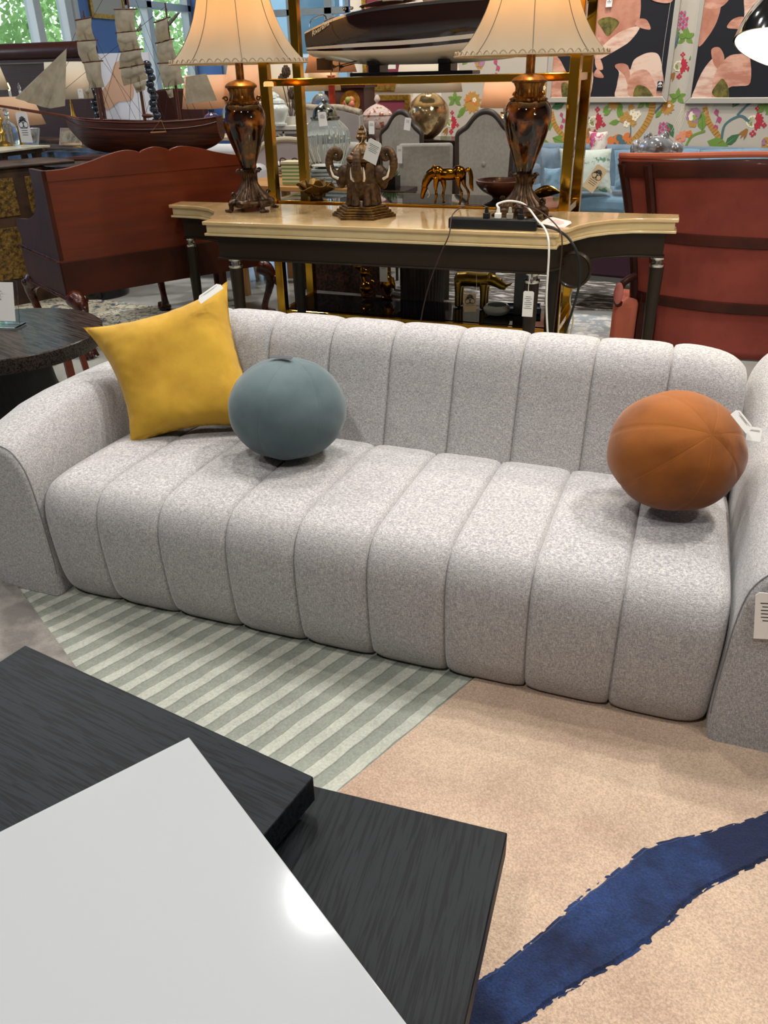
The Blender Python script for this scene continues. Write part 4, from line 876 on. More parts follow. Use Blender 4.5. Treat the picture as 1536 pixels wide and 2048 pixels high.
g = G(); g.tube(spl([(-.06, 0, .02), (-.07, 0, .06), (-.06, 0, .10), (-.045, 0, .125), (-.06, 0, .135)], 4), [.01]*10+[.007]*5+[.003]*2, 8); g.lathe([(.02, 0), (.01, .015)], 16); mk('neck', g, M_gold2, bd)
# ---------------- things on the bottom shelf ----------------
du = thing('duck_figurine', 'small gold bronze duckling pair figurine on the bottom shelf', 'figurine', tuple(AZ(733, 592, S0+.001)))
g = G(); g.ell((0, 0, .05), (.045, .032, .04), 16, 12); g.ell((-.02, 0, .11), (.012, .012, .035), 10, 8); g.ell((-.01, 0, .145), (.03, .02, .026), 14, 10); g.ell((-.05, 0, .185), (.034, .026, .03), 14, 10); g.tube([(.02, 0, .14), (.045, 0, .125)], [.01, .003], 8); g.tube([(.03, 0, .1), (.06, 0, .09)], [.008, .004], 8); g.tube([(-.01, 0, .09), (-.03, 0, .17)], [.015, .018], 8); g.lathe([(.035, 0), (.035, .01)], 20)
fuse(mk('body', g, M_gold2, du), .004, 3)
pg = thing('penguin_figurine', 'gold bronze penguin figurine on the bottom shelf', 'figurine', tuple(AZ(776, 596, S0+.001)))
g = G(); g.ell((0, 0, .085), (.034, .032, .07), 16, 14); g.ell((0, 0, .165), (.022, .022, .026), 12, 10); g.tube([(0, -.01, .185), (-.002, -.02, .215)], [.012, .002], 8)
for s in (-1, 1): g.tube([(s*.03, 0, .13), (s*.042, 0, .08), (s*.046, 0, .05)], [.010, .010, .004], 8); g.ell((s*.018, -.018, .008), (.02, .026, .009), 10, 6)
fuse(mk('body', g, M_gold2, pg), .004, 3)
a = AY(767, 545, 4.62); price_tag('white tag standing behind the penguin figurine', a, (1, 0, 0), (0, 0, 1), .05, .11, emblem=False, lines=2)
rh = thing('rhino_figurine', 'smooth gold rhinoceros figurine on the bottom shelf', 'figurine', tuple(AZ(950, 615, S0+.001)), R(-3))
g = G(); g.tube([(-.10, 0, .16), (-.05, 0, .165), (.02, 0, .163), (.07, 0, .168)], [.042, .045, .043, .040], 16); g.ell((-.10, 0, .158), (.032, .043, .045), 14, 10); g.tube([(.06, 0, .175), (.11, 0, .165), (.16, 0, .14), (.185, 0, .132)], [.036, .032, .025, .018], 12)
for x in (-.10, .055):
    for s in (-1, 1): g.tube([(x, s*.022, .15), (x, s*.024, .08), (x, s*.024, .004)], [.026, .020, .019], 12)
g.tube([(.18, 0, .14), (.205, 0, .15), (.225, 0, .165)], [.012, .007, .002], 8); g.tube([(.15, 0, .165), (.16, 0, .185)], [.008, .002], 6)
for s in (-1, 1): g.tube([(.085, s*.02, .195), (.10, s*.024, .23)], [.013, .003], 8)
fuse(mk('body', g, mat('satin_gold', '8a6f2c', .3, 1), rh), .004, 4)
a = AY(940, 605, 4.34); price_tag('cream folded tag with palm emblem leaning at the rhinoceros feet', a, (1, 0, .1), (.0, .2, 1), .07, .1, paper=KRAFT, lines=3, string=[a+Vector((.0, 0, .05)), AY(952, 585, 4.36), AY(953, 550, 4.42)])
gb = thing('glass_bowl', 'round grey glass bowl on the bottom shelf beside the rhinoceros', 'bowl', tuple(AZ(993, 630, S0+.001)))
g = G(); g.lathe(spl([(.03, 0), (.065, .012), (.078, .035), (.068, .055), (.06, .062)], 5)+spl([(.055, .06), (.06, .04), (.05, .02), (.004, .014)], 4), 48, cap=False); g.lathe([(0, 0), (.03, 0)], 48, cap=False); mk('bowl', g, mat('grey_glass', 'aab0aa', .08, trans=.35, coat=1), gb)
bx_ = thing('black_box', 'black box standing at the right end of the bottom shelf', 'box', tuple(AZ(1042, 628, S0+.001)), R(8))
mk('box', G().box((0, 0, .12), (.09, .06, .24)), M_bpt, bx_, smooth=0, bevel=.002)
mk('lid', G().box((0, 0, .245), (.096, .066, .012)), M_bpt, bx_, smooth=0, bevel=.002)
dt = thing('blue_tray', 'dark blue flat tray on the bottom shelf behind the glass bowl', 'tray', tuple(AZ(1040, 618, S0+.001)+Vector((0, -.06, 0))), R(12))
g = G().box((0, 0, .012), (.26, .13, .02)); mk('tray', g, mat('navy_lacquer', '1f3144', .25, coat=.5), dt, smooth=0, bevel=.004); g = G()
for s in (-1, 1): g.box((s*.127, 0, .028), (.006, .13, .014)); g.box((0, s*.062, .028), (.26, .006, .014))
mk('rim', g, mat('navy_lacquer', '1f3144', .25, coat=.5), dt, smooth=0)
# ================= floor coverings behind the sofa =================
M_persian = mat('persian_pile', 'bdb8a0', .95, n=(11, '5f6a72', .52, .6), bump=(120, .5)); 
def persian():
    m = mat('persian_pile2', 'c0b79d', .95); t = m.node_tree; N, L = t.nodes, t.links; b = N['Principled BSDF']; tc = N.new('ShaderNodeTexCoord'); prev = None
    for i, (sc, c, lo, hi, ds) in enumerate(((7, '8d8f80', .55, .58, 2.5), (13, '4d5b6b', .60, .63, 1.5), (17, '96564c', .64, .67, .8), (30, '55553f', .6, .64, 2))):
        mp = N.new('ShaderNodeMapping'); mp.inputs['Location'].default_value = (i*7, i*3, 0); L.new(tc.outputs['Object'], mp.inputs[0])
        nz = N.new('ShaderNodeTexNoise'); nz.inputs['Scale'].default_value = sc; nz.inputs['Detail'].default_value = 2; nz.inputs['Distortion'].default_value = ds; L.new(mp.outputs[0], nz.inputs['Vector'])
        mr = N.new('ShaderNodeMapRange'); mr.inputs[1].default_value = lo; mr.inputs[2].default_value = hi; L.new(nz.outputs[0], mr.inputs[0])
        mx = N.new('ShaderNodeMix'); mx.data_type = 'RGBA'; mx.inputs[7].default_value = lin(c)
        if prev: L.new(prev, mx.inputs[6])
        else: mx.inputs[6].default_value = lin('c6bea6')
        L.new(mr.outputs[0], mx.inputs[0]); prev = mx.outputs[2]
    L.new(prev, b.inputs['Base Color']); return m
def floor_rug(name, label, pxs, m, z=.009, z0=.0005):
    pl = [tuple(AZ(x, y, 0)[:2]) if not isinstance(x, tuple) else x for x, y in pxs]; o = mk(name, G().prism(pl, z0, z), m, smooth=0, bevel=.002); return tag(o, label, 'rug')
pr = [AZ(185, 600, 0), AZ(352, 620, 0)]; d_ = (pr[1]-pr[0]).normalized(); n_ = Vector((d_.y, -d_.x, 0)); q0 = pr[0]-d_*2.2; q1 = pr[1]+d_*.15
g = G().prism([tuple(v[:2]) for v in (q0, q1, q1+n_*1.75, q0+n_*1.75)], .0005, .009); tag(mk('persian_rug', g, persian(), smooth=0), 'cream persian rug with blue and red scrolls under the mahogany settee', 'rug')
floor_rug('dark_woven_rug', 'dark grey and white distressed rug lying beyond the console', [(760, 612), (1236, 622), (1300, 520), (860, 508)], mat('distress_dark', '57514c', .95, n=(6, 'c9c5bd', .50, .58), stretch=(1, 4, 1)))
floor_rug('pale_border_rug', 'pale blue-grey rug with a cream edge behind the sofa right half', [(640, 700), (1300, 742), (1280, 636), (1090, 626), (700, 640)], mat('pale_mottled', 'aab0b4', .95, n=(12, 'e0ddd4', .48, .56)), .007)
# ================= mahogany settee seen from behind =================
M_mhg = mat('mahogany_board', '6a2708', .45, coat=.0, n=(2.2, '501b05', .35, .7), stretch=(.6, 3, 8), spec=.5); M_mhg_d = mat('mahogany_dark', '36160a', .55, coat=0, n=(3, '461d0c', .4, .6), spec=.25); M_mhg_e = mat('mahogany_carved', '54220e', .26, coat=.4, n=(18, '2e0f06', .42, .6), bump=(40, .9, .006))
SA, SB = Vector((-3.2, 3.57, 0)), Vector((-2.54, 4.65, 0)); SL = (SB-SA).length
se = thing('settee', 'mahogany settee seen from behind, with scalloped crest and carved legs, left of the console', 'settee', tuple(SA), math.atan2((SB-SA).y, (SB-SA).x))
cr = spl([(0, 1.0), (.12, 1.002), (.25, 1.025), (.38, 1.058), (.47, 1.07), (.525, 1.062), (.545, 1.052)], 4)
half = cr+[(.56, 1.062), (.60, 1.073), (SL/2, 1.077)]
top_ = half+[(SL-x, z) for x, z in reversed(half[:-1])]
g = G(); g.prism([(0, .945)]+top_+[(SL, .945)], 0, .022, lambda a, b, h: (a, h, b)); mk('crest_rail', g, M_mhg, se, smooth=0, bevel=.002)
g = G(); g.prism([(0, .54), (SL, .54), (SL, .946), (0, .946)], .002, .022, lambda a, b, h: (a, h, b)); mk('back_panel', g, M_mhg, se, smooth=0)
g = G(); g.prism([(0, .35), (SL, .35), (SL, .539), (0, .539)], -.004, .03, lambda a, b, h: (a, h, b)); mk('lower_rail', g, M_mhg_d, se, smooth=0, bevel=.002)
ep = [(0, .56), (.64, .60), (.68, .66), (.64, .70), (.48, .715), (.36, .735), (.26, .78), (.21, .85), (.20, .96), (.22, 1.0), (.0, 1.0)]
for nm, x0 in (('end_panel', -.002), ('end_panel', SL-.022)):
    g = G(); g.prism([(0, .55), (.66, .55)]+spl(ep[1:9], 3)+[(.21, 1.0), (0, 1.0)], x0, x0+.024, lambda a, b, h: (h, a, b)); mk(nm, g, M_mhg_d, se, smooth=30, bevel=.002)
    g = G(); g.prism([(0, .35), (.68, .35), (.68, .54), (0, .54)], x0-.004, x0+.026, lambda a, b, h: (h, a, b)); mk('end_rail', g, M_mhg_d, se, smooth=0, bevel=.002)
for zz in (.547, .352):
    g = G()
    g.bar((-.008, 0, zz), (-.008, .70, zz), .012)
    for i in range(46): g.ell((-.014, .01+i*.015, zz-.004), (.006, .0055, .009), 6, 4)
    mk('gadroon_moulding', g, M_mhg_e, se)
g = G(); g.box((SL/2, .34, .50), (SL-.05, .6, .05)); mk('seat_board', g, M_mhg_d, se, smooth=0)
def cab(x, y, dx, dy):
    g = G(); a = math.atan2(dy, dx); c, s = math.cos(a), math.sin(a); Pp = lambda r, z: (x+c*r, y+s*r, z)
    g.tube([Pp(r, z) for r, z in spl([(.0, .35), (.05, .32), (.07, .27), (.055, .20), (.025, .12), (.015, .07), (.03, .04)], 4)], [.045, .05, .052, .05, .048, .045, .042, .038, .034, .03, .028, .026, .024, .023, .022, .021, .021, .021, .022, .023, .024, .025, .026, .026, .026], 12)
    g.ell(Pp(.045, .028), (.045, .045, .028), 16, 10)
    for t in (-.7, 0, .7): g.tube([Pp(.02, .06), (x+c*.07-s*t*.04, y+s*.07+c*t*.04, .05), (x+c*.09-s*t*.045, y+s*.09+c*t*.045, .012)], [.014, .012, .008], 8)
    for k in range(5): g.ell((x+c*(.06+.015*k)+s*.02*(k-2), y+s*(.06+.015*k)-c*.02*(k-2), .33-.02*k), (.02, .02, .024), 10, 8)
    o = mk('leg', g, M_mhg_e, se); return o
cab(.03, .03, .5, -1.3); cab(.03, .64, -.5, 1); cab(SL-.03, .03, 1, -.9); cab(SL-.03, .64, .5, 1); cab(SL/2+.2, .64, .2, 1)
# low stool half hidden by the round table
so = thing('stool', 'low mahogany stool half hidden by the round black table, one claw foot showing', 'stool', (-3.0, 3.13, 0), R(10))
g = G(); g.box((0, 0, .32), (.26, .22, .05)); mk('seat', g, M_mhg_d, so, smooth=0, bevel=.01)
for sx, sy in ((-1, 1), (1, 1)):
    g = G(); g.bar((sx*.11, sy*.09, .3), (sx*.13, sy*.11, 0), .028); mk('leg', g, M_mhg, so, smooth=0)
g = G(); g.bar((.11, -.03, .3), (.14, -.06, 0), .036); mk('leg', g, M_mhg, so, smooth=0)
g = G(); g.tube([(-.02-a, -.10-a*.2, z) for a, z in spl([(.02, .30), (-.015, .24), (-.02, .16), (.0, .08), (.012, .045)], 4)], [.028]*5+[.024]*5+[.018]*7, 10); g.ell((-.04, -.105, .028), (.038, .034, .026), 14, 10)
for t in (-.5, 0, .5): g.tube([(-.02, -.10, .055), (-.05, -.12+t*.04, .045), (-.072, -.12+t*.055, .012)], [.013, .011, .008], 8)
mk('leg', g, M_mhg_e, so)
# ================= ship model =================
M_hull = mat('ship_planking', '5a2a12', .42, n=(8, '33170a', .4, .62), stretch=(.3, 2, 9)); M_sail = mat('sail_cloth', 'd0c5ad', .9, n=(9, 'aca08a', .42, .65), bump=(90, .4, .002), translucent='8f846c'); M_rig = mat('rigging', '2b211b', .7); M_spar = mat('spar_wood', '5a2a15', .4)
SY = 5.4; sp0 = AY(285, 252, SY); ship = thing('ship_model', 'three masted wooden sailing ship model with cloth sails behind the settee', 'ship model', (sp0.x, SY, .905))
SHX = lambda x, y=200: AY(x, y, SY).x-sp0.x
SHZ = lambda x, y: AY(x, y, SY).z-.905
hx0, hx1 = SHX(134, 246), SHX(441, 240)
hl = hx1-hx0; HS = [(0, .004, .20, .265), (.06, .03, .12, .255), (.14, .07, .05, .245), (.3, .10, .022, .235), (.55, .105, .018, .23), (.8, .09, .03, .238), (.93, .07, .07, .25), (1, .055, .12, .262)]
HSS = spl(HS, 4)
def shf(u, v):
    i = u*(len(HSS)-1); i0 = min(int(i), len(HSS)-2); fr = i-i0; t, b, kz, dz = [HSS[i0][q]*(1-fr)+HSS[i0+1][q]*fr for q in range(4)]
    s = v*2-1; a = abs(s); return Vector((hx0+t*hl, math.copysign(max(b, .002)*math.sin(a*math.pi/2)**.75, s), kz+(dz-kz)*a**1.7))
g = G(); g.grid(shf, 56, 28); e0 = [shf(1, v/28) for v in range(29)]; g.add([tuple(p) for p in e0], [tuple(range(29))]); mk('hull', g, M_hull, ship, smooth=50)
g = G(); g.grid(lambda u, v: Vector((shf(u, 0).x, shf(u, 0).y*(1-2*v)*.97, shf(u, 0).z-.012)), 40, 4); mk('deck', g, M_spar, ship)
g = G()
for s in (0, 1): g.tube([tuple(shf(u/40, s)+Vector((0, 0, .004))) for u in range(41)], .006, 6); g.tube([tuple(shf(u/40, .06 if s == 0 else .94)+Vector((0, (-.003 if s == 0 else .003), -.0))) for u in range(41)], .004, 5)
mk('gunwale', g, M_spar, ship)
g = G(); g.tube([(hx0+.12, 0, .25), (hx0, 0, .27), tuple(AY(0, 212, SY)-sp0+Vector((0, 0, sp0.z-.905))), tuple(AY(-40, 198, SY)-sp0+Vector((0, 0, sp0.z-.905)))], [.012, .012, .009, .006], 8); mk('bowsprit', g, M_spar, ship)
masts = [(SHX(203, 240), SHX(186, -10), .24, SHZ(186, 20)), (SHX(290, 240), SHX(252, -60), .24, SHZ(250, -80)), (SHX(360, 240), SHX(325, 0), .24, SHZ(325, 6))]
masts = [(m0, m0, z0, z1) for m0, _, z0, z1 in masts]
for m0, m1, z0, z1 in masts:
    g = G(); g.tube([(m0, 0, z0-.06), (m0, 0, (z0+z1)/2), (m1, 0, z1)], [.012, .009, .005], 8); mk('mast', g, M_spar, ship)
def sail(c, bow=.03):
    """c: four px corners TL,TR,BR,BL on the mast plane"""
    P = [Vector((SHX(x, y), 0, SHZ(x, y))) for x, y in c]; g = G()
    g.grid(lambda u, v: P[3].lerp(P[2], u).lerp(P[0].lerp(P[1], u), v)+Vector((0, -.022-bow*math.sin(math.pi*v)*(1-.5*(2*u-1)**2)+.006*mnoise.noise(Vector((u*4, v*4, c[0][0]))), 0)), 12, 12)
    o = mk('sail', g, M_sail, ship, smooth=80); g = G(); g.tube([tuple(P[0]+Vector((-.015, -.02, .004))), tuple(P[1]+Vector((.015, -.02, .004)))], .005, 6); mk('yard', g, M_spar, o)
for c in ([(158, 42), (187, 36), (194, 80), (159, 82)], [(158, 84), (196, 81), (204, 122), (168, 124)], [(172, 126), (206, 123), (213, 174), (186, 176)],
          [(235, 20), (274, 20), (276, 62), (238, 66)], [(238, 67), (277, 63), (285, 98), (246, 104)], [(246, 105), (286, 99), (293, 128), (244, 137)], [(246, 138), (293, 128), (300, 158), (252, 172)],
          [(315, 47), (340, 36), (344, 78), (318, 88)], [(318, 88), (348, 79), (362, 124), (322, 128)], [(322, 128), (364, 124), (373, 166), (332, 176)]): sail(c)
g = G(); P = [Vector((SHX(x, y), -.01, SHZ(x, y))) for x, y in ((135, 97), (32, 196), (103, 217), (132, 212))]
def jib(u, v):
    a = P[0].lerp(P[1], v); b = P[0].lerp(P[3].lerp(P[2], .0), v) if u > .75 else P[0].lerp(P[2].lerp(P[3], u/.75), v)
    q = P[0].lerp(P[1].lerp(P[2], u*1.25) if u < .8 else P[2].lerp(P[3], (u-.8)/.2), v); return q+Vector((0, -.02*math.sin(math.pi*u)*v-.008*math.sin(u*22)*v, 0))
g.grid(jib, 24, 14); mk('jib_sail', g, M_sail, ship, smooth=80)
g = G(); P2 = [Vector((SHX(x, y), -.01, SHZ(x, y))) for x, y in ((373, 154), (414, 147), (436, 201), (372, 208))]
g.grid(lambda u, v: P2[3].lerp(P2[2], u).lerp(P2[0].lerp(P2[1], u), v)+Vector((0, -.02*math.sin(math.pi*u), 0)), 12, 8); mk('spanker_sail', g, M_sail, ship, smooth=80)
for c in ([(174, 182), (185, 172), (190, 185), (182, 194)], [(270, 166), (298, 160), (295, 180), (278, 186)], [(336, 180), (350, 178), (352, 194), (344, 196)]):
    P3 = [Vector((SHX(x, y), -.03, SHZ(x, y))) for x, y in c]; g = G(); g.grid(lambda u, v: P3[3].lerp(P3[2], u).lerp(P3[0].lerp(P3[1], u), v)+Vector((0, -.03*math.sin(math.pi*u)*math.sin(math.pi*v), 0)), 8, 8); mk('furled_sail', g, M_sail, ship, smooth=80)
g = G()
for m0, m1, z0, z1 in masts:
    for k in (-3, -2, -1, 1, 2, 3): g.tube([(m0+(m1-m0)*.55, 0, z0+(z1-z0)*.55), (m0+k*.035, .09*(1 if k % 2 else -1), z0)], .0016, 4)
    g.tube([(m1, 0, z1-.02), (hx0-.18, 0, .34)], .0014, 4); g.tube([(m1, 0, z1-.02), (m0+.30, 0, .25)], .0014, 4)
for a, b in ((0, 1), (1, 2)): g.tube([(masts[a][1], 0, masts[a][3]*.8), (masts[b][0], 0, .26)], .0014, 4); g.tube([(masts[b][1], 0, masts[b][3]*.75), (masts[a][0], 0, .27)], .0014, 4)
mk('rigging', g, M_rig, ship)
g = G(); g.ell((SHX(310, 232), -.09, .275), (.05, .014, .014), 14, 8); mk('lifeboat', g, M_spar, ship)
g = G(); g.tube([(SHX(340, 246), -.105, .25), (SHX(322, 268), -.12, .17), (SHX(352, 266), -.12, .175), (SHX(340, 246), -.105, .25)], .0015, 4); g.tube([(SHX(322, 268), -.12, .17), (SHX(352, 266), -.12, .175)], .006, 6); mk('rope_ladder', g, mat('rope', 'a87a4a', .8), ship)
g = G()
for x in (hx0+.45, hx0+.95): g.box((x, 0, .02), (.03, .16, .04))
g.box((hx0+.7, 0, .006), (.7, .05, .012)); mk('cradle', g, M_spar, ship, smooth=0)
st_ = thing('display_table', 'plain dark table under the sailing ship model', 'table', (sp0.x, SY+.02, 0)); mk('tabletop', G().box((0, 0, .885), (1.3, .40, .038)), M_mhg_d, st_, smooth=0, bevel=.004)
for sx in (-1, 1):
    for sy in (-1, 1): mk('leg', G().bar((sx*.6, sy*.16, 0), (sx*.6, sy*.16, .866), .05), M_mhg_d, st_, smooth=0)
a = AY(48, 255, 4.9); price_tag('white shop tag with palm emblem hanging from the ship bowsprit', a, (1, 0, 0), (0, 0, 1), .10, .19, lines=4, string=[a+Vector((0, 0, .085)), a+Vector((-.005, 0, .15))])
# ================= generic helpers for the far goods =================
M_shw = mat('white_shade', 'ded8cc', .85, translucent='d8cbb0'); M_shp = mat('peach_shade', 'e0c4a4', .85, translucent='e8c094'); M_pleat = mat('pleated_shade', 'd0b088', .85, waves=(60, 0, 'b18a5c', .4, .7, 'X'), translucent='f0b46c')
M_clear = mat('clear_glass', 'eef4f4', .03, trans=.92, ior=1.3); M_wceram = mat('white_ceramic', 'd3d8d0', .2, coat=.6); M_bgold = mat('brass_satin', 'c39a4a', .3, .9)
def merc():
    return mat('mercury_glass', 'cfb88e', .16, .85, n=(9, '8a6a3e', .42, .68), bump=(7, .5, .02))
def far_lamp(label, P, prof, m, r0, r1, z0, z1, ms, lit=0, oval=1, name='table_lamp', group=None, square=False):
    """P base point on its table; prof base profile; shade from (r0,z0) to (r1,z1)"""
    o = thing(name, label, 'table lamp', tuple(P), 0, group)
    mk('base', G().lathe(spl(prof, 4), 40), m, o)
    mk('stem', G().tube([(0, 0, prof[-1][1]), (0, 0, z1-.03)], .006, 8), M_bgold, o)
    g = G(); n = 4 if square else 48; g.lathe([(r0, z0), ((r0+r1)/2, (z0+z1)/2), (r1, z1)], n, cap=False, M=Matrix.Diagonal((1, oval, 1)) @ Matrix.Rotation(R(45 if square else 0), 3, 'Z')); s = mk('lamp_shade', g, ms, o, smooth=0 if square else 60); q = s.modifiers.new('s', 'SOLIDIFY'); q.thickness = .003
    g = G(); g.ell((0, 0, (z0+z1)/2), .028, 12, 8); mk('bulb', g, mat('lit_bulb', 'ffd9a0', .3, emit=4), o)
    if lit: bulb_light((P[0], P[1], P[2]+(z0+z1)/2), lit, (1, .84, .62), .04)
    return o
def table(label, c, sx, sy, h, m, name='table', rz=0, th=.03, lw=.05, cat='table', apron=.0, group=None):
    o = thing(name, label, cat, (c[0], c[1], 0), rz, group); mk('tabletop', G().box((0, 0, h-th/2), (sx, sy, th)), m, o, smooth=0, bevel=.003)
    for a in (-1, 1):
        for b in (-1, 1): mk('leg', G().bar((a*(sx/2-lw*.7), b*(sy/2-lw*.7), 0), (a*(sx/2-lw*.7), b*(sy/2-lw*.7), h-th), lw), m, o, smooth=0)
    if apron: mk('apron', G().box((0, 0, h-th-apron/2), (sx-lw, sy-lw, apron)), m, o, smooth=0)
    return o
# ---------------- left: cabinet, headboard, lamps ----------------
M_carv = mat('carved_gilt_panel', '7d5f22', .55, .2, n=(34, '3b2810', .42, .62), bump=(40, 1, .012)); M_cabw = mat('worn_brown_wood', '4a3320', .55, n=(8, '2f1f14', .4, .6))
cb = thing('carved_cabinet', 'old brown cabinet with carved gilt panels at the far left behind the settee', 'cabinet', (-4.55, 4.72, 0), R(66))
mk('body', G().box((0, 0, .45), (.80, .40, .90)), M_cabw, cb, smooth=0, bevel=.006)
mk('top', G().box((0, 0, .908), (.84, .44, .02)), M_cabw, cb, smooth=0, bevel=.008)
for zc, h in ((.72, .24), (.36, .34)):
    for x in (-.19, .19): mk('carved_panel', G().box((x, -.202, zc), (.30, .012, h)), M_carv, cb, smooth=0, bevel=.003)
M_marble = mat('pale_stone_top', 'c4bfa8', .3, n=(5, 'a8a48f', .4, .6))
tb = table('pale stone topped table with brown edge left of the ship model', (-5.30, 5.15), 1.1, .42, .965, M_cabw, rz=R(0)); mk('stone_top', G().box((0, 0, .973), (1.17, .52, .014)), M_marble, tb, smooth=0, bevel=.002)
bk = thing('black_lacquer_table', 'black lacquered drum table behind the settee at the left', 'table', (-4.10, 4.93, 0))
mk('drum', G().lathe([(.20, 0), (.21, .02), (.21, .86), (.22, .875), (.22, .90)], 64), mat('black_lacquer', '0e0e10', .2), bk)
mc = table('mirrored console carrying silver frames behind the black drum table', (-5.35, 6.35), 1.7, .42, .90, mat('antique_mirror', 'b9bab3', .12, .85, n=(6, '8c8b80', .4, .6)), name='mirrored_console', apron=.10)
M_silv = mat('silver_frame', 'b9b5aa', .25, .8); M_photo = mat('faded_photo', '8f8a7a', .6, n=(12, '4a463c', .42, .6))
for i, (x, w_, lab) in enumerate(((-5.25, .24, 'silver photo frame lying back on the mirrored console, nearest the shop tag'), (-4.92, .26, 'silver photo frame on the mirrored console under the ship bow'), (-5.7, .2, 'silver photo frame on the mirrored console behind the glass decanter'))):
    o = thing('photo_frame', lab, 'photo frame', (x, 6.28, .902), 0, 'silver frames on the mirrored console'); M5 = Matrix.Rotation(R(-22), 3, 'X')
    mk('frame', G().box((0, .03, .075), (w_, .014, .15), M=M5), M_silv, o, smooth=0, bevel=.004); mk('photo', G().box((0, .0225, .078), (w_-.05, .004, .10), M=M5), M_photo, o, smooth=0)
dc = thing('decanter', 'clear glass decanter with stopper on the pale stone table', 'decanter', tuple(AY(24, 285, 5.35)[:2])+(.982,)); dc.location.x = AY(24, 285, 5.35).x
mk('bottle', G().lathe(spl([(.045, 0), (.055, .02), (.055, .11), (.04, .15), (.018, .17), (.018, .20), (.024, .205)], 4), 32), M_clear, dc); mk('stopper', G().ell((0, 0, .228), (.022, .022, .026), 16, 10), M_clear, dc)
cprof = [(.055, 0), (.052, .015), (.02, .035), (.014, .07), (.03, .09), (.014, .11), (.012, .16), (.026, .18), (.012, .20), (.012, .24), (.03, .25)]
for px_, yy, lab, hh in ((6, 5.3, 'brass candlestick at the photo left edge on the pale stone table', .9),):
    o = thing('candlestick', lab, 'candlestick', (AY(px_, 270, yy).x, yy, .982)); mk('stem', G().lathe(cprof, 28), M_bgold, o); mk('candle', G().lathe([(.011, .25), (.011, .36)], 14), M_wceram, o)
hb = thing('headboard', 'large dark brown ribbed headboard with a rolled top under the left window', 'headboard', (-6.9, 7.55, 0), R(3))
M_rib = mat('ribbed_leather', '452119', .5, waves=(22, .6, '1f0c08', .35, .8, 'Z')); M_roll = mat('brown_leather', '3d1c12', .35, coat=.2)
mk('panel', G().box((0, 0, .82), (2.1, .10, 1.62)), M_rib, hb, smooth=0, bevel=.01)
g = G(); g.tube([(-1.06, -.03, 1.68), (1.06, -.03, 1.68)], .075, 24); mk('rolled_top', g, M_roll, hb); g = G(); g.tube([(-1.05, -.06, 1.575), (1.05, -.06, 1.575)], .008, 8); mk('piping', g, mat('silver_nail_trim', '9b8b80', .3, .5), hb)
for s in (-1, 1): mk('post', G().box((s*1.05, 0, .8), (.07, .13, 1.6)), M_roll, hb, smooth=0, bevel=.01)
# lamps at the left
ls = table('dark side table carrying white shaded lamps in front of the headboard', (-6.1, 6.95), 1.5, .36, .92, M_cabw, name='side_table')
far_lamp('brass candlestick lamp with a plain white drum shade behind the ship jib', (AY(150, 250, 6.9).x, 6.9, .921), [(.06, 0), (.05, .02), (.018, .04), (.03, .09), (.015, .12), (.035, .17), (.02, .20), (.012, .26), (.012, .30)], M_bgold, .215, .17, .34, .64, M_shw, lit=3)
far_lamp('lamp with a white shade cut by the photo left edge, the taller of two', (AY(-14, 250, 6.3).x, 6.35, .91), [(.06, 0), (.03, .03), (.02, .2), (.012, .42)], M_bgold, .17, .11, .44, .72, M_shw, lit=3)
far_lamp('low lamp with a wide beige shade at the photo left edge', (AY(22, 270, 5.9).x, 6.0, .90), [(.05, 0), (.02, .03), (.012, .2)], M_bgold, .23, .16, .19, .40, M_shp, lit=0)
ol = thing('pedestal_table', 'small round table standing under the low beige shaded lamp', 'table', (AY(22, 270, 5.9).x, 6.0, 0)); mk('tabletop', G().lathe([(.18, .875), (.18, .899)], 40), M_cabw, ol); mk('stem', G().lathe([(.15, 0), (.04, .03), (.03, .86)], 24), M_cabw, ol)
ca = thing('candelabra', 'bronze candelabra with two candle bulbs, one lit, at the left by the headboard', 'candelabra', (AY(30, 200, 6.6).x, 6.62, .921)); 
for k, (dx, lit) in enumerate(((-.06, 1), (.06, 0))):
    mk('arm', G().tube(spl([(0, 0, .18), (dx*.6, 0, .14), (dx, 0, .2), (dx, 0, .30)], 5), .007, 8), mat('bronze_dark', '5b4630', .4, .7), ca); mk('candle', G().lathe([(.012, .30), (.012, .42)], 14, (dx, 0, 0)), M_wceram, ca)
    mk('flame_bulb', G().lathe(spl([(.004, .42), (.012, .435), (.009, .46), (.001, .485)], 4), 14, (dx, 0, 0)), mat('lit_flame_bulb', 'ffb860', .3, emit=14) if lit else M_clear, ca)
mk('stem', G().lathe([(.07, 0), (.05, .02), (.015, .05), (.012, .19)], 24), mat('bronze_dark', '5b4630', .4, .7), ca)
a = AY(161, 187, 6.6); t5 = price_tag('round white tag hanging on the brass candlestick lamp', a, (1, 0, 0), (0, 0, 1), .055, .075, emblem=False, lines=2)
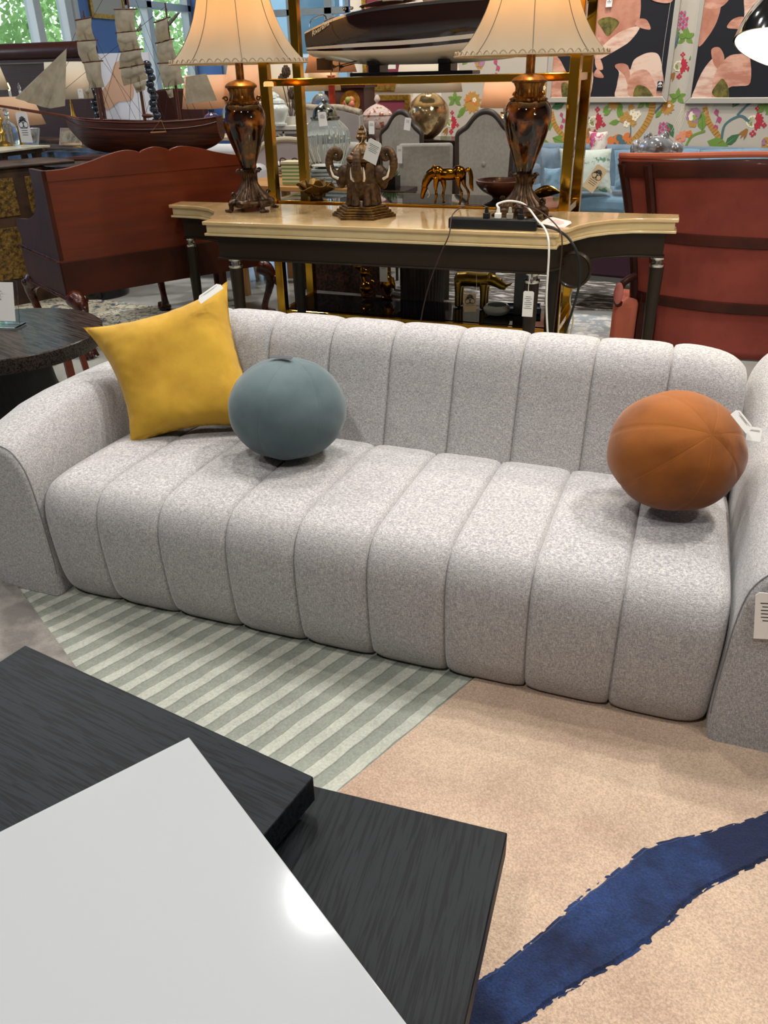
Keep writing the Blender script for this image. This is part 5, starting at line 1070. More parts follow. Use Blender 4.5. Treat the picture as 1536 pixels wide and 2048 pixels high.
# botanical picture on the blue pier of the window wall
def sidepic(name, label, y0, y1, z0, z1, m_fr, m_in, X=XL, extra=None):
    o = thing(name, label, 'picture', (X, (y0+y1)/2, (z0+z1)/2)); hy_, hz = (y1-y0)/2, (z1-z0)/2; g = G(); T = lambda a, b, h: (h, a, b)
    A = [(-hy_, -hz), (hy_, -hz), (hy_, hz), (-hy_, hz)]; f = .06; B = [(-hy_+f, -hz+f), (hy_-f, -hz+f), (hy_-f, hz-f), (-hy_+f, hz-f)]
    for i in range(4): j = (i+1) % 4; g.prism([A[i], A[j], B[j], B[i]], .004, .04, T)
    mk('frame', g, m_fr, o, smooth=0); g = G(); g.prism(B, .004, .025, T)
    for k in range(14):
        cy, cz_ = random.uniform(-.6, .6)*hy_, random.uniform(-.6, .6)*hz; r = random.uniform(.04, .1)
        g.prism([(cy+r*math.cos(t*1.05)*random.uniform(.5, 1), cz_+r*math.sin(t*1.05)) for t in range(6)], .025, .026+k*.0002, T, 1)
    mk('print', g, m_in, o, smooth=0); return o
sidepic('botanical_picture', 'gold framed botanical print on the blue pier between the left windows', wy(178, 20), wy(248, 20), wz(210, 38), wz(210, 38)+1.2, M_gold, [M_print, mat('faded_print', 'b5a9a0', .8)])
# white art panel with peach shape standing behind the ship
ap = thing('canvas_panel', 'large white canvas with a peach coloured shape standing behind the ship sails', 'artwork', (AY(262, 240, 7.6).x-.02, 7.62, 0), R(6))
g = G(); g.box((0, 0, .82), (.62, .03, 1.64), mi=0); mk('canvas', g, mat('white_canvas', 'd6d6dc', .8), ap, smooth=0)
g = G(); g.prism([(x*.3, .3*z+1.32) for x, z in spl([(-.9, -.1), (-.5, .3), (-.2, .8), (.2, .75), (.35, .2), (.2, -.3), (-.3, -.35), (-.8, -.6)], 3, True)], -.018, -.0155, lambda a, b, h: (a, h, b)); mk('painted_shape', g, mat('peach_paint', 'c9a184', .8), ap, smooth=0)
for px_, y0, y1, lab in ((197, 155, 250, 'dark blue beaded column lamp base behind the foremast'), (312, 118, 245, 'dark beaded column lamp base behind the mizzen mast')):
    P = AY(px_, 240, 7.3 if px_ < 250 else 6.8); o = thing('beaded_column', lab, 'ornament', (P.x, P.y, 0)); zt = AY(px_, y0, P.y).z; g = G(); z = .92; i = 0
    while z < zt: g.ell((.014*math.sin(i*2), 0, z), (.04, .04, .032), 12, 8); z += .05; i += 1
    mk('beads', g, mat('dark_blue_glass', '1b2430', .15, coat=1), o); mk('plinth', G().box((0, 0, .46), (.16, .16, .90)), M_cabw, o, smooth=0)
# brown wing chair, peach shaded lamp, blue jar, white sofa
wc = thing('wing_chair', 'dark brown leather wing chair back behind the ship stern', 'armchair', (AY(350, 230, 7.9).x, 7.95, 0)); M_brl = mat('brown_leather', '3d1c12', .35, coat=.2)
g = G(); g.prism(spl([(-.32, .3), (-.36, .9), (-.3, 1.25), (0, 1.32), (.3, 1.25), (.36, .9), (.32, .3)], 4), -.06, .06, lambda a, b, h: (a, h, b)); mk('backrest', g, M_brl, wc, smooth=40, bevel=.02); mk('seat', G().box((0, -.3, .33), (.7, .55, .24)), M_brl, wc, bevel=.03)
for sx in (-1, 1): mk('arm', G().box((sx*.36, -.25, .45), (.1, .6, .4)), M_brl, wc, bevel=.03); mk('leg', G().bar((sx*.3, -.5, .22), (sx*.3, -.5, 0), .04), M_cabw, wc, smooth=0)
ct2 = table('long pale table carrying lamps and jars behind the settee right end', (-4.15, 7.3), 1.9, .5, .93, mat('limed_wood', 'b5a78f', .5), name='long_table')
far_lamp('lamp with a glowing peach drum shade and dark blue jar base right of ship', (AY(425, 250, 7.25).x, 7.25, .931), [(.055, 0), (.075, .03), (.085, .10), (.06, .17), (.03, .19), (.03, .22)], mat('navy_ceramic', '1a2f66', .12, coat=1), .26, .2, .23, .50, M_shp, lit=4)
far_lamp('lamp with a tall cream shade behind the left table lamp', (AY(500, 250, 7.3).x, 7.32, .931), [(.05, 0), (.05, .1), (.02, .2), (.02, .25)], M_clear, .24, .16, .28, .58, M_shp, lit=4)
far_lamp('lamp with a white panelled shade between the brass posts', (AY(566, 250, 7.35).x+.02, 7.38, .931), [(.05, 0), (.05, .1), (.02, .2), (.02, .25)], M_clear, .16, .10, .24, .60, M_shw, lit=3)
ws = thing('white_sofa', 'white upholstered sofa end seen right of the ship stern', 'sofa', (AY(445, 290, 6.0).x-.12, 6.0, 0)); M_lin = mat('white_linen', 'c9c6c4', .9, bump=(200, .2))
mk('seat', G().box((0, 0, .30), (.7, .6, .32)), M_lin, ws, bevel=.04); mk('backrest', G().box((0, .28, .62), (.7, .16, .62)), M_lin, ws, bevel=.05); mk('arm', G().box((-.32, 0, .55), (.14, .6, .5)), M_lin, ws, bevel=.05); mk('arm', G().box((.32, 0, .55), (.14, .6, .5)), M_lin, ws, bevel=.05)
# ---------------- centre, between the brass posts ----------------
M_whp = mat('white_paint', 'cfcbbd', .45)
P = AY(570, 252, 6.7); wt = table('white fretwork side table carrying white ginger jars, seen through the etagere', (P.x, 6.72), .62, .40, AY(570, 252, 6.5).z, M_whp, name='side_table', lw=.03)
zt = AY(570, 252, 6.5).z; g = G()
for s in (-1, 1): g.bar((s*.26, -.17, zt-.28), (0, -.17, zt-.06), .014); g.bar((s*.06, -.17, .1), (s*.06, -.17, zt-.04), .016)
g.bar((-.28, -.17, zt-.3), (.28, -.17, zt-.3), .016); g.bar((-.28, -.17, zt-.05), (.28, -.17, zt-.05), .016); mk('fretwork', g, M_whp, wt, smooth=0)
jarp = [(.05, 0), (.055, .02), (.05, .04), (.085, .12), (.088, .16), (.06, .19), (.05, .195)]; lidp = [(.05, .197), (.062, .20), (.055, .225), (.02, .245), (.008, .25), (.014, .262), (.002, .275)]
jr = thing('ginger_jar', 'white lidded ginger jar on the fretwork table, the fully visible one', 'jar', (AY(558, 252, 6.5).x, 6.52, zt+.001), 0, 'white ginger jars'); mk('body', G().lathe(spl(jarp, 4), 36), M_wceram, jr); mk('lid', G().lathe(lidp, 36), M_wceram, jr); jr.scale = (.88, .88, .82)
j2 = dup(jr, (AY(535, 252, 6.5).x, 6.62, zt+.001), 0, 'taller white lidded ginger jar half hidden by the left brass post'); j2.scale = (1, 1, 1.0)
dr = thing('dried_artichokes', 'dried brown artichoke stems with leaves behind the white ginger jar', 'dried flowers', (AY(585, 252, 6.75).x, 6.74, zt+.001)); M_dry = mat('dried_brown', '5d4a36', .9, n=(30, '3a2c20', .4, .6))
for k, (dx, z) in enumerate(((-.06, .30), (.02, .2), (-.02, .36), (.05, .12))):
    g = G(); g.tube([(0, 0, 0), (dx, 0, z)], .004, 5)
    for r in range(5):
        for q in range(8): a = q*.785+r*.4; g.ell((dx+math.cos(a)*.03*math.sin((r+1)*.55), math.sin(a)*.03*math.sin((r+1)*.55), z+r*.015), (.010, .010, .016), 6, 5)
    mk('seed_head', g, M_dry, dr)
mk('pot', G().lathe([(.04, 0), (.055, .06)], 20), M_whp, dr)
# beige bergere
be = thing('bergere_chair', 'cream bergere chair with a carved curved frame behind the etagere', 'armchair', (AY(572, 320, 6.25).x, 6.28, 0), R(20)); M_crw = mat('cream_carved_wood', 'b8a98c', .5); M_cush = mat('mauve_linen', 'a89c98', .9)
g = G(); g.prism(spl([(-.28, .4), (-.3, .75), (-.2, .92), (0, .97), (.2, .92), (.3, .75), (.28, .4)], 4), -.03, .03, lambda a, b, h: (a, h, b)); mk('backrest', g, M_cush, be, bevel=.01)
mk('frame', G().tube([(x, -.03, z) for x, z in spl([(-.28, .4), (-.3, .75), (-.2, .92), (0, .97), (.2, .92), (.3, .75), (.28, .4)], 5)], .02, 8), M_crw, be); mk('seat', G().box((0, -.28, .42), (.56, .52, .12)), M_cush, be, bevel=.03)
for sx in (-1, 1):
    for y in (-.5, -.03): mk('leg', G().tube([(sx*.25, y, .38), (sx*.27, y, .2), (sx*.25, y, 0)], [.025, .02, .014], 8), M_crw, be)
# dining table with goods
DT = mat('pale_oak', 'c08f55', .35, n=(3, 'a5763f', .4, .6), stretch=(1, 8, 1)); dtb = table('pale oak dining table laid with glass and linen, seen through the etagere', (-2.50, 5.48), 1.05, .72, .76, DT, name='dining_table', rz=R(-5))
gj = thing('glass_jar', 'large ribbed clear glass ginger jar with a pierced silver lid', 'jar', (AY(655, 335, 5.55).x, 5.55, .762)); 
g = G(); g.lathe(spl([(.05, .0), (.075, .03), (.135, .15), (.165, .25), (.15, .32), (.10, .37), (.085, .38)], 5), 96, fl=lambda a, r, z: r*(1+.025*math.cos(24*a))); o = mk('body', g, mat('ribbed_glass', 'e4f0ee', .04, trans=.85, ior=1.25), gj)
g = G(); g.lathe([(.09, .375), (.10, .385), (.10, .395), (.085, .40), (.08, .43), (.06, .455), (.03, .47), (.012, .48), (.016, .495), (.004, .505)], 36); mk('lid', g, mat('pierced_silver', '8d8a78', .3, .9, n=(22, '23221c', .48, .54)), gj)
a = AY(645, 238, 5.38); price_tag('white tag hanging on the silver lid of the ribbed glass jar', a, (1, 0, .1), (.25, 0, 1), .06, .085, emblem=False, lines=4)
for i in range(5):
    o = thing('place_mat', ('lowest', 'second lowest', 'middle', 'second highest', 'topmost')[i]+' pale blue-grey folded linen in the stack on the oak table', 'linen', (AY(655, 372, 5.15).x+.006*i, 5.22, .762+i*.022), R(3*i-6), 'stack of folded linens'); mk('cloth', G().box((0, 0, .0105), (.26, .2, .021)), mat('blue_grey_linen', '9fa9a6', .9), o, smooth=0, bevel=.006)
o = thing('plate', 'white plate lying on top of the linen stack', 'plate', (AY(655, 360, 5.22).x, 5.22, .874)); mk('plate', G().lathe([(.04, 0), (.10, .012), (.102, .014), (.04, .004)], 40), M_wceram, o)
o = thing('gift_box', 'green and cream striped box on the oak table', 'box', (AY(590, 370, 5.25).x, 5.28, .762), R(8)); mk('box', G().box((0, 0, .065), (.16, .14, .13)), mat('green_striped_paper', 'cdbf98', .7, waves=(14, 0, '6f8f4e', .45, .55, 'Z')), o, smooth=0, bevel=.004); mk('lid', G().box((0, 0, .135), (.166, .146, .014)), mat('pale_cream_paper', 'cdbf98', .7), o, smooth=0)
rb = thing('napkin_ring_basket', 'low wire basket of looped napkin rings on the oak table', 'basket', (AY(600, 325, 5.70).x, 5.70, .762), R(-5)); g = G()
for s in (-1, 1): g.bar((-.2, s*.06, .02), (.2, s*.06, .02), .008); g.bar((-.2, s*.06, .07), (.2, s*.06, .07), .008)
for x in (-.2, -.1, 0, .1, .2): g.tube(spl([(x-.03, -.06, .07), (x-.02, -.07, .12), (x+.02, -.07, .12), (x+.03, -.06, .07)], 5), .005, 6)
mk('wire_frame', g, mat('bronze_dark', '5b4630', .4, .7), rb)
for i in range(6): mk('napkin', G().ell((-.17+.07*i, 0, .06), (.035, .05, .04), 12, 8), M_lin, rb)
# grey sofa with carved crest, behind
gs = thing('carved_settee', 'grey upholstered settee with a long curved pale wood crest behind the ribbed glass jar', 'settee', (AY(650, 260, 6.85).x, 6.90, 0)); M_mauv = mat('grey_mauve_linen', '9c9490', .9, bump=(200, .2))
zz = AY(600, 215, 6.9).z; pts = [(-.75, zz+.0), (-.35, zz-.0), (-.1, zz-.02), (.1, zz-.02), (.30, zz-.06)]
g = G(); g.prism([(-.75, .35)]+spl(pts, 4)+[(.30, .35)], 0, .09, lambda a, b, h: (a, h, b)); mk('backrest', g, M_mauv, gs, bevel=.01)
g = G(); g.tube([(x, .03, z+.01) for x, z in spl(pts, 5)], .032, 10); mk('crest_rail', g, mat('weathered_wood', '9c8f78', .6, n=(20, '6f6352', .4, .6)), gs); mk('seat', G().box((-.22, -.3, .40), (1.04, .6, .16)), M_mauv, gs, bevel=.04)
for sx in (-.7, .26): mk('leg', G().bar((sx, -.55, 0), (sx, -.55, .33), .05), M_crw, gs, smooth=0)
# lamps and ornaments behind it
bt2 = table('long dark table behind the grey carved settee', (AY(640, 230, 7.8).x-.05, 7.85), .95, .45, AY(640, 228, 7.7).z, M_cabw, name='long_table'); tz = AY(640, 228, 7.7).z
far_lamp('lamp with an orange-lit pleated shade and coral red column base', (AY(664, 228, 7.7).x, 7.72, tz+.001), [(.05, 0), (.035, .01), (.032, .1), (.032, .30), (.045, .31)], mat('coral_red', 'b23a1c', .35, n=(20, '8f2a12', .4, .6)), .24, .13, .34, .68, M_pleat, lit=5)
far_lamp('clear glass ball lamp with a low white shade left of the coral column', (AY(630, 228, 7.75).x, 7.9, tz+.001), [(.04, 0), (.05, .01), (.085, .06), (.09, .10), (.06, .15), (.02, .17), (.02, .18)], M_clear, .2, .18, .19, .34, M_shw, lit=3)
o = thing('rim_plate', 'black plate with a gold rim standing upright on the long dark table', 'plate', (AY(690, 215, 7.8).x, 7.95, tz+.085)); M7 = Matrix.Rotation(R(80), 3, 'X'); mk('plate', G().lathe([(.05, 0), (.10, .012), (.10, .016), (.05, .006)], 40, M=M7), mat('black_lacquer', '0e0e10', .2), o); mk('rim', G().lathe([(.085, .012), (.10, .016), (.102, .018), (.085, .014)], 40, M=M7), M_gold, o)
cp = thing('corner_cabinet', 'dark wine red cabinet behind the fruit basket', 'cabinet', (AY(700, 200, 8.3).x, 8.3, 0)); mk('body', G().box((0, 0, .65), (.42, .3, 1.3)), mat('wine_lacquer', '3c1c18', .4), cp, smooth=0, bevel=.005); mk('cornice', G().box((0, 0, 1.31), (.46, .34, .03)), mat('wine_lacquer', '3c1c18', .4), cp, smooth=0)
wb = thing('white_plinth', 'white plinth holding the gilt fruit basket', 'plinth', (AY(698, 270, 7.3).x, 7.3, 0)); zb = AY(698, 250, 7.3).z; mk('plinth', G().box((0, 0, zb/2), (.26, .2, zb)), M_whp, wb, smooth=0, bevel=.004)
fb = thing('fruit_basket', 'gilt footed basket piled with red and green fruit', 'fruit basket', (AY(698, 250, 7.3).x, 7.3, zb+.001)); mk('basket', G().lathe(spl([(.06, 0), (.06, .02), (.045, .04), (.07, .07), (.09, .12), (.085, .12)], 4), 32), mat('gilt_basket', '6e5226', .45, .4, n=(30, '3b2a12', .4, .6)), fb)
for k in range(12):
    a = k*2.4; r = .055*math.sqrt((k % 7)/7); mk('fruit', G().ell((r*math.cos(a), r*math.sin(a), .135+.03*(k//5)), .03, 12, 8), mat(('apple_red', 'pear_green', 'peach_pink')[k % 3], ('a63a28', '8a8a3a', 'c9765a')[k % 3], .45), fb)
for px_ in (683, 709): o = thing('gilt_ball', 'small gilt ball ornament beside the fruit basket, '+('left' if px_ < 700 else 'right')+' one', 'ornament', (AY(px_, 247, 7.2).x, 7.22, zb+.001), 0, 'gilt balls on the plinth'); mk('ball', G().ell((0, 0, .025), .022, 14, 10), M_gold2, o); mk('foot', G().lathe([(.015, 0), (.01, .006)], 12), M_gold2, o)
# ---------------- sideboard along the wall with mercury lamps ----------------
sb = thing('sideboard', 'dark sideboard against the wallpapered wall carrying the mercury glass lamps', 'sideboard', (-2.32, 7.74, 0), math.atan2(WD.y, WD.x)); M_ebo = mat('ebonised_wood', '26130e', .3, coat=.3)
mk('body', G().box((0, 0, .46), (1.55, .42, .80)), M_ebo, sb, smooth=0, bevel=.005); mk('top', G().box((0, 0, .872), (1.6, .46, .022)), M_ebo, sb, smooth=0, bevel=.004)
for x in (-.57, -.19, .19, .57): d = mk('door', G().box((x, -.215, .47), (.36, .014, .72)), M_ebo, sb, smooth=0, bevel=.003); mk('knob', G().ell((x+.18, -.232, .5), .011, 10, 8), M_bgold, d)
P = AY(855, 283, 7.6); mp_ = [(.05, 0), (.06, .01), (.11, .05), (.172, .14), (.185, .21), (.165, .28), (.10, .345), (.05, .37), (.04, .40), (.045, .44)]
far_lamp('big mercury glass globe lamp with a white shade behind the left dining chair', (P.x, 7.62, .884), mp_, merc(), .30, .25, .372, .62, M_shw, lit=5)
far_lamp('mercury glass lamp with a cream shade behind the right table lamp', (AY(1005, 270, 7.45).x, 7.46, .884), [(.05, 0), (.06, .01), (.09, .05), (.11, .10), (.08, .17), (.03, .2), (.03, .22)], merc(), .20, .165, .255, .47, M_shp, lit=5)
cj = thing('footed_jar', 'clear footed glass jar with rust grape decoration and domed lid', 'jar', (AY(744, 295, 7.2).x, 7.0, 0)); pz = AY(744, 297, 7.0).z
cj.location = (AY(744, 297, 7.0).x, 7.15, pz+.001); M_cut = mat('decorated_glass', 'd8c4b8', .12, trans=.3, ior=1.3, n=(26, 'a5583e', .52, .6))
mk('bowl', G().lathe(spl([(.07, 0), (.03, .03), (.022, .07), (.06, .10), (.115, .16), (.125, .215), (.12, .25)], 4), 40), M_cut, cj); mk('lid', G().lathe(spl([(.128, .252), (.11, .28), (.06, .315), (.015, .335), (.012, .345), (.026, .365), (.016, .395), (.002, .405)], 4), 40), M_cut, cj)
wb2 = thing('black_plinth', 'black cube plinth under the footed glass jar', 'plinth', (cj.location.x, 7.15, 0)); mk('plinth', G().box((0, 0, pz/2), (.26, .2, pz)), M_bpt, wb2, smooth=0, bevel=.003)
a = AY(743, 255, 6.85); price_tag('white tag on the front of the footed glass jar', a, (1, 0, 0), (0, 0, 1), .05, .10, emblem=False, lines=3)
# ---------------- dining chairs ----------------
M_gup = mat('grey_green_linen', 'a29d92', .9, bump=(260, .25), n=(40, '98938a', .4, .6)); M_gfr = mat('grey_washed_frame', '342a21', .45)
dch = thing('dining_chair', 'grey button-back dining chair with an arched dark frame, the one left of the horse', 'chair', (AY(802, 400, 6.4).x, 6.4, 0), R(-3), 'grey arched dining chairs')
bo = [(-.22, .48), (-.235, .7), (-.245, .95), (-.24, 1.0), (-.205, 1.025), (-.16, 1.05), (-.11, 1.10), (-.06, 1.135), (0, 1.148)]; bo = bo+[(-x, z) for x, z in reversed(bo[:-1])]
g = G(); g.prism(spl(bo, 3), 0, .045, lambda a, b, h: (a, h, b)); mk('backrest', g, M_gup, dch, smooth=40, bevel=.012)
mk('back_frame', G().tube([(x, .018, z) for x, z in spl(bo, 4)], .025, 10), M_gfr, dch); g = G(); g.ell((0, -.004, .80), (.018, .008, .018), 14, 8); mk('button', g, M_gup, dch)
mk('seat', G().box((0, -.24, .46), (.48, .48, .09)), M_gup, dch, bevel=.025)
for sx in (-1, 1):
    for y in (-.45, .01): mk('leg', G().tube([(sx*.21, y, .42), (sx*.215, y, 0)], [.022, .015], 8), M_gfr, dch)
dch2 = dup(dch, (AY(965, 400, 6.35).x, 6.35, 0), R(4), 'grey button-back dining chair with an arched dark frame, left of the right table lamp'); dch2.scale = (.84, 1, 1); dch.scale = (.68, 1, 1)
pc = thing('parsons_chair', 'plain grey linen parsons chair with a straight top between the arched dining chairs', 'chair', (AY(848, 395, 5.35).x, 5.38, 0), R(16)); g = G(); g.box((0, 0, .75), (.35, .07, .52), M=Matrix.Rotation(R(-4), 3, 'X')); mk('backrest', g, M_gup, pc, bevel=.02); mk('seat', G().box((0, .22, .45), (.38, .42, .10)), M_gup, pc, bevel=.02)
g = G(); g.tube([(-.155, -.04, .53), (-.155, -.01, .985), (.155, -.01, .985), (.155, -.04, .53)], .003, 5); mk('piping', g, mat('grey_piping', '75766f', .9), pc)
for sx in (-1, 1):
    for y in (.02, .38): mk('leg', G().bar((sx*.15, y, 0), (sx*.15, y, .41), .035), M_gfr, pc, smooth=0)
pc2 = thing('grey_chair', 'grey upholstered low chair behind the elephant urn', 'chair', (AY(700, 300, 6.2).x-.03, 6.15, 0)); mk('backrest', G().box((0, 0, .68), (.46, .09, .56)), M_gup, pc2, bevel=.04); mk('seat', G().box((0, -.0, .42), (.46, .3, .12)), M_gup, pc2, bevel=.03)
for sx in (-1, 1): mk('leg', G().bar((sx*.19, -.12, 0), (sx*.19, -.12, .37), .04), M_gfr, pc2, smooth=0); mk('leg', G().bar((sx*.19, .1, 0), (sx*.19, .1, .42), .04), M_gfr, pc2, smooth=0)
a = AY(815, 248, 6.27); price_tag('white tag on the back of the left arched dining chair', a, (1, 0, -.15), (.12, 0, 1), .05, .085, emblem=False, lines=3)
a = AY(799, 309, 5.30); price_tag('white tag hanging at the left edge of the plain grey chair', a, (1, 0, 0), (0, 0, 1), .036, .105, emblem=False, lines=2)
pl_ = thing('succulent', 'small green succulent in a black square pot beside the elephant urn', 'potted plant', (AY(781, 385, 5.15).x, 5.15, .762)); mk('pot', G().prism([(-.05, -.05), (.05, -.05), (.05, .05), (-.05, .05)], 0, .075), M_bpt, pl_, smooth=0)
g = G()
for k in range(26): a = k*2.4; r = .035*math.sqrt(k/26); g.tube([(r*math.cos(a), r*math.sin(a), .07), (r*1.9*math.cos(a), r*1.9*math.sin(a), .07+.06*(1-k/40))], [.008, .002], 5)
mk('leaves', g, mat('succulent_green', '4d6b3c', .6), pl_)
tb3 = table('small dark occasional table under the succulent', (AY(781, 385, 5.15).x, 5.18), .26, .26, .76, M_ebo, name='occasional_table', lw=.03)
# things seen under the console
cn = thing('cane_chair', 'dark wooden chair with a woven cane back, seen beneath the console through the etagere', 'chair', (AY(690, 600, 5.1).x, 5.05, 0), R(-3)); M_cane = mat('woven_cane', '4a2416', .55, n=(60, '120804', .45, .55)); 
mk('cane_panel', G().box((0, 0, .32), (.62, .015, .42)), M_cane, cn, smooth=0)
for sx in (-1, 1): mk('leg', G().box((sx*.33, 0, .32), (.05, .05, .64)), M_ebo, cn, smooth=0); mk('leg', G().box((sx*.33, .48, .21), (.05, .05, .42)), M_ebo, cn, smooth=0)
mk('seat', G().box((0, .26, .42), (.66, .5, .05)), M_ebo, cn, smooth=0); mk('rail', G().box((0, 0, .55), (.64, .04, .05)), M_ebo, cn, smooth=0)
bs_ = thing('waste_basket', 'dark brown ribbed round basket beneath the console', 'basket', (AY(848, 600, 5.0).x, 5.0, 0)); mk('basket', G().lathe([(.12, 0), (.135, .3), (.15, .52), (.145, .52), (.125, .05)], 72, fl=lambda a, r, z: r*(1+.02*math.cos(36*a)), cap=False), mat('dark_slats', '25150d', .5), bs_); mk('bottom', G().lathe([(.12, .004), (.12, .01)], 48), M_ebo, bs_)
# ---------------- purple seat right of the etagere ----------------
pu = thing('purple_seat', 'deep purple upholstered bench seat on a grey steel sled base beyond the console', 'chair', (AY(1190, 540, 5.45).x, 5.45, 0), R(-10)); mk('seat', G().box((0, .2, .34), (.62, .5, .24)), mat('deep_purple_cloth', '3d2433', .9), pu, bevel=.03); pass
g = G()
for s in (-1, 1): g.bar((s*.29, -.04, .02), (s*.29, .44, .02), .03); g.bar((s*.29, -.04, .02), (s*.29, -.04, .22), .03); g.bar((s*.29, .44, .02), (s*.29, .44, .22), .03)
g.bar((-.29, -.04, .22), (.29, -.04, .22), .03); mk('sled_base', g, mat('grey_steel', '6d6c6a', .4, .5), pu, smooth=0)
# ---------------- blue sofa ----------------
M_bv = mat('sky_velvet', '6f8fa3', .75, n=(5, '5b7b90', .4, .65), sheen=.6); M_bv2 = mat('slate_blue_velvet', '5f7384', .75, n=(5, '6f8496', .4, .65), sheen=.5)
P = Vector(UW(WL(1085, 300)[0]-.05, 0, .62)); bs2 = thing('blue_sofa', 'light blue velvet sofa against the wallpapered wall', 'sofa', (P.x, P.y, 0), math.atan2(WD.y, WD.x)); LS = 2.5
mk('base', G().box((LS/2, .12, .22), (LS, .9, .24)), M_bv2, bs2, bevel=.03); mk('backrest', G().box((LS/2, .50, .50), (LS, .18, .60)), M_bv2, bs2, bevel=.03)
for x in (0.06, LS-.06): mk('arm', G().box((x, .1, .42), (.14, .9, .42)), M_bv2, bs2, bevel=.04)
for i in range(2): mk('seat_cushion', G().box((.14+1.1*(i+.5)+.01, .02, .40), (1.09, .74, .14)), M_bv, bs2, bevel=.045, seg=4)
for s in (.1, LS-.1): 
    for y in (-.25, .5): mk('leg', G().bar((s, y, 0), (s, y, .11), .04), M_ebo, bs2, smooth=0)
M_b = lambda a, b, c: bs2.matrix_world @ Vector((a, b, c))
bpy.context.view_layer.update()
def wpil(label, a, w_, h_, m, y=.30, z=.475, tilt=.10, name='throw_pillow', group=None):
    B = lambda x, yy, zz: bs2.matrix_world @ Vector((x, yy, zz)); return pillow(name, label, B(a, y+tilt, z+h_), B(a+w_, y+tilt, z+h_), B(a+w_, y, z), B(a, y, z), .07, m, .05)
def dotted(name, base, c1, c2):
    m = mat(name, base, .85, n=(9, c1, .56, .6)); t = m.node_tree; return m
M_flor = mat('chinoiserie_cloth', 'bfc8bc', .85, n=(10, '5d8a6e', .58, .62)); M_flor2 = mat('magenta_floral_cloth', 'd3c8bd', .85, n=(9, 'a8476f', .5, .56))
xs_ = lambda px_, y: (bs2.matrix_world.inverted() @ Vector(AY(px_, y, 7.3))).x
for (x0, x1, y0, y1, m, lab, Y_) in ((1080, 1122, 292, 392, M_bv2, 'slate blue velvet pillow at the left end of the blue sofa', 7.55), (1178, 1216, 262, 330, M_flor2, 'magenta patterned pillow peeking above the others on the blue sofa', 7.6), (1088, 1122, 335, 395, M_bv, 'small sky blue velvet pillow in front of the slate blue one', 7.2), (1118, 1224, 296, 386, M_flor, 'pale pillow with green figures in the middle of the blue sofa', 7.35)):
    pillow('throw_pillow', lab, AY(x0, y0, Y_+.05), AY(x1, y0, Y_+.05), AY(x1, y1, Y_), AY(x0, y1, Y_), .06, m, .04)
for i, (x0, x1) in enumerate(((1228, 1400), (1400, 1540))):
    pillow('back_cushion', 'long sky blue cushion on the blue sofa, '+('left one behind the terracotta chair' if i == 0 else 'right one at the photo edge'), AY(x0, 300, 7.55), AY(x1, 298, 7.5), AY(x1, 380, 7.3), AY(x0, 380, 7.35), .09, M_bv, .02)
a = AY(1190, 357, 7.05); kt = price_tag('kraft tag with palm emblem hanging diagonally on the pale figured pillow', a, (.82, 0, -.5), (.5, 0, .82), .10, .20, paper=KRAFT, lines=4, string=[a+Vector((.05, 0, .085)), a+Vector((.09, .0, .12))])
M_frog = mat('bubbly_glass', 'b9bcc0', .08, .35, trans=.3, n=(14, '7d6f66', .45, .62), coat=1)
fr = thing('glass_frog', 'bubbly clear glass frog ornament above the terracotta chair back', 'ornament', (AY(1310, 310, 6.2).x, 6.2, .865)); g = G(); g.ell((0, 0, .07), (.115, .09, .075), 24, 16); g.ell((-.06, -.01, .135), .03, 14, 10); g.ell((.05, -.01, .14), .03, 14, 10); g.ell((.13, 0, .06), (.05, .05, .045), 14, 10); g.ell((-.13, 0, .06), (.04, .05, .06), 14, 10); fuse(mk('body', g, M_frog, fr), .006, 3)
fp = thing('pedestal', 'slim white pedestal under the glass frog', 'plinth', (fr.location.x, 6.2, 0)); mk('plinth', G().box((0, 0, .432), (.3, .22, .864)), M_whp, fp, smooth=0)
# ================= terracotta chair =================
M_terra = mat('terracotta_cloth', '8d4034', .9, bump=(300, .3), n=(3, '7e382d', .4, .6)); M_salm = mat('salmon_cloth', 'b8634a', .9, bump=(300, .3)); M_fr = mat('red_brown_frame', '35120a', .45, coat=.05, n=(5, '43190e', .4, .6), spec=.3)
CX, CY = .30, 4.62; tc_ = thing('tall_chair', 'tall terracotta upholstered chair with a curved mahogany frame, back turned, at right', 'armchair', (CX, CY, 0))
HWt, HWb = .72, .56
def cback(u, v, off=0):       # barrel back: u -1..1, v height 0..1
    w_ = HWb+(HWt-HWb)*max(0, v)**1.6; y = .0+.16*u*u-off; return Vector((u*w_, y-.10*v**2, .10+.90*v))
g = G(); g.grid(lambda u, v: cback(u*2-1, v*1.10-.10), 40, 26); mk('back_panel', g, M_terra, tc_, smooth=80).modifiers.new('s', 'SOLIDIFY').thickness = .02
def railz(v, w_, name='rail', m=M_fr, off=.022, u0=-1, u1=1, h=.02):
    g = G(); N_ = 40
    def f(a, b):
        u = u0+(u1-u0)*a; t = b*2*math.pi; p = cback(u, v, off); return p+Vector((0, .012*math.cos(t), w_*max(-.85, min(.85, math.sin(t)*1.25))))
    g.grid(f, N_, 10, cv=True); return mk(name, g, m, tc_)
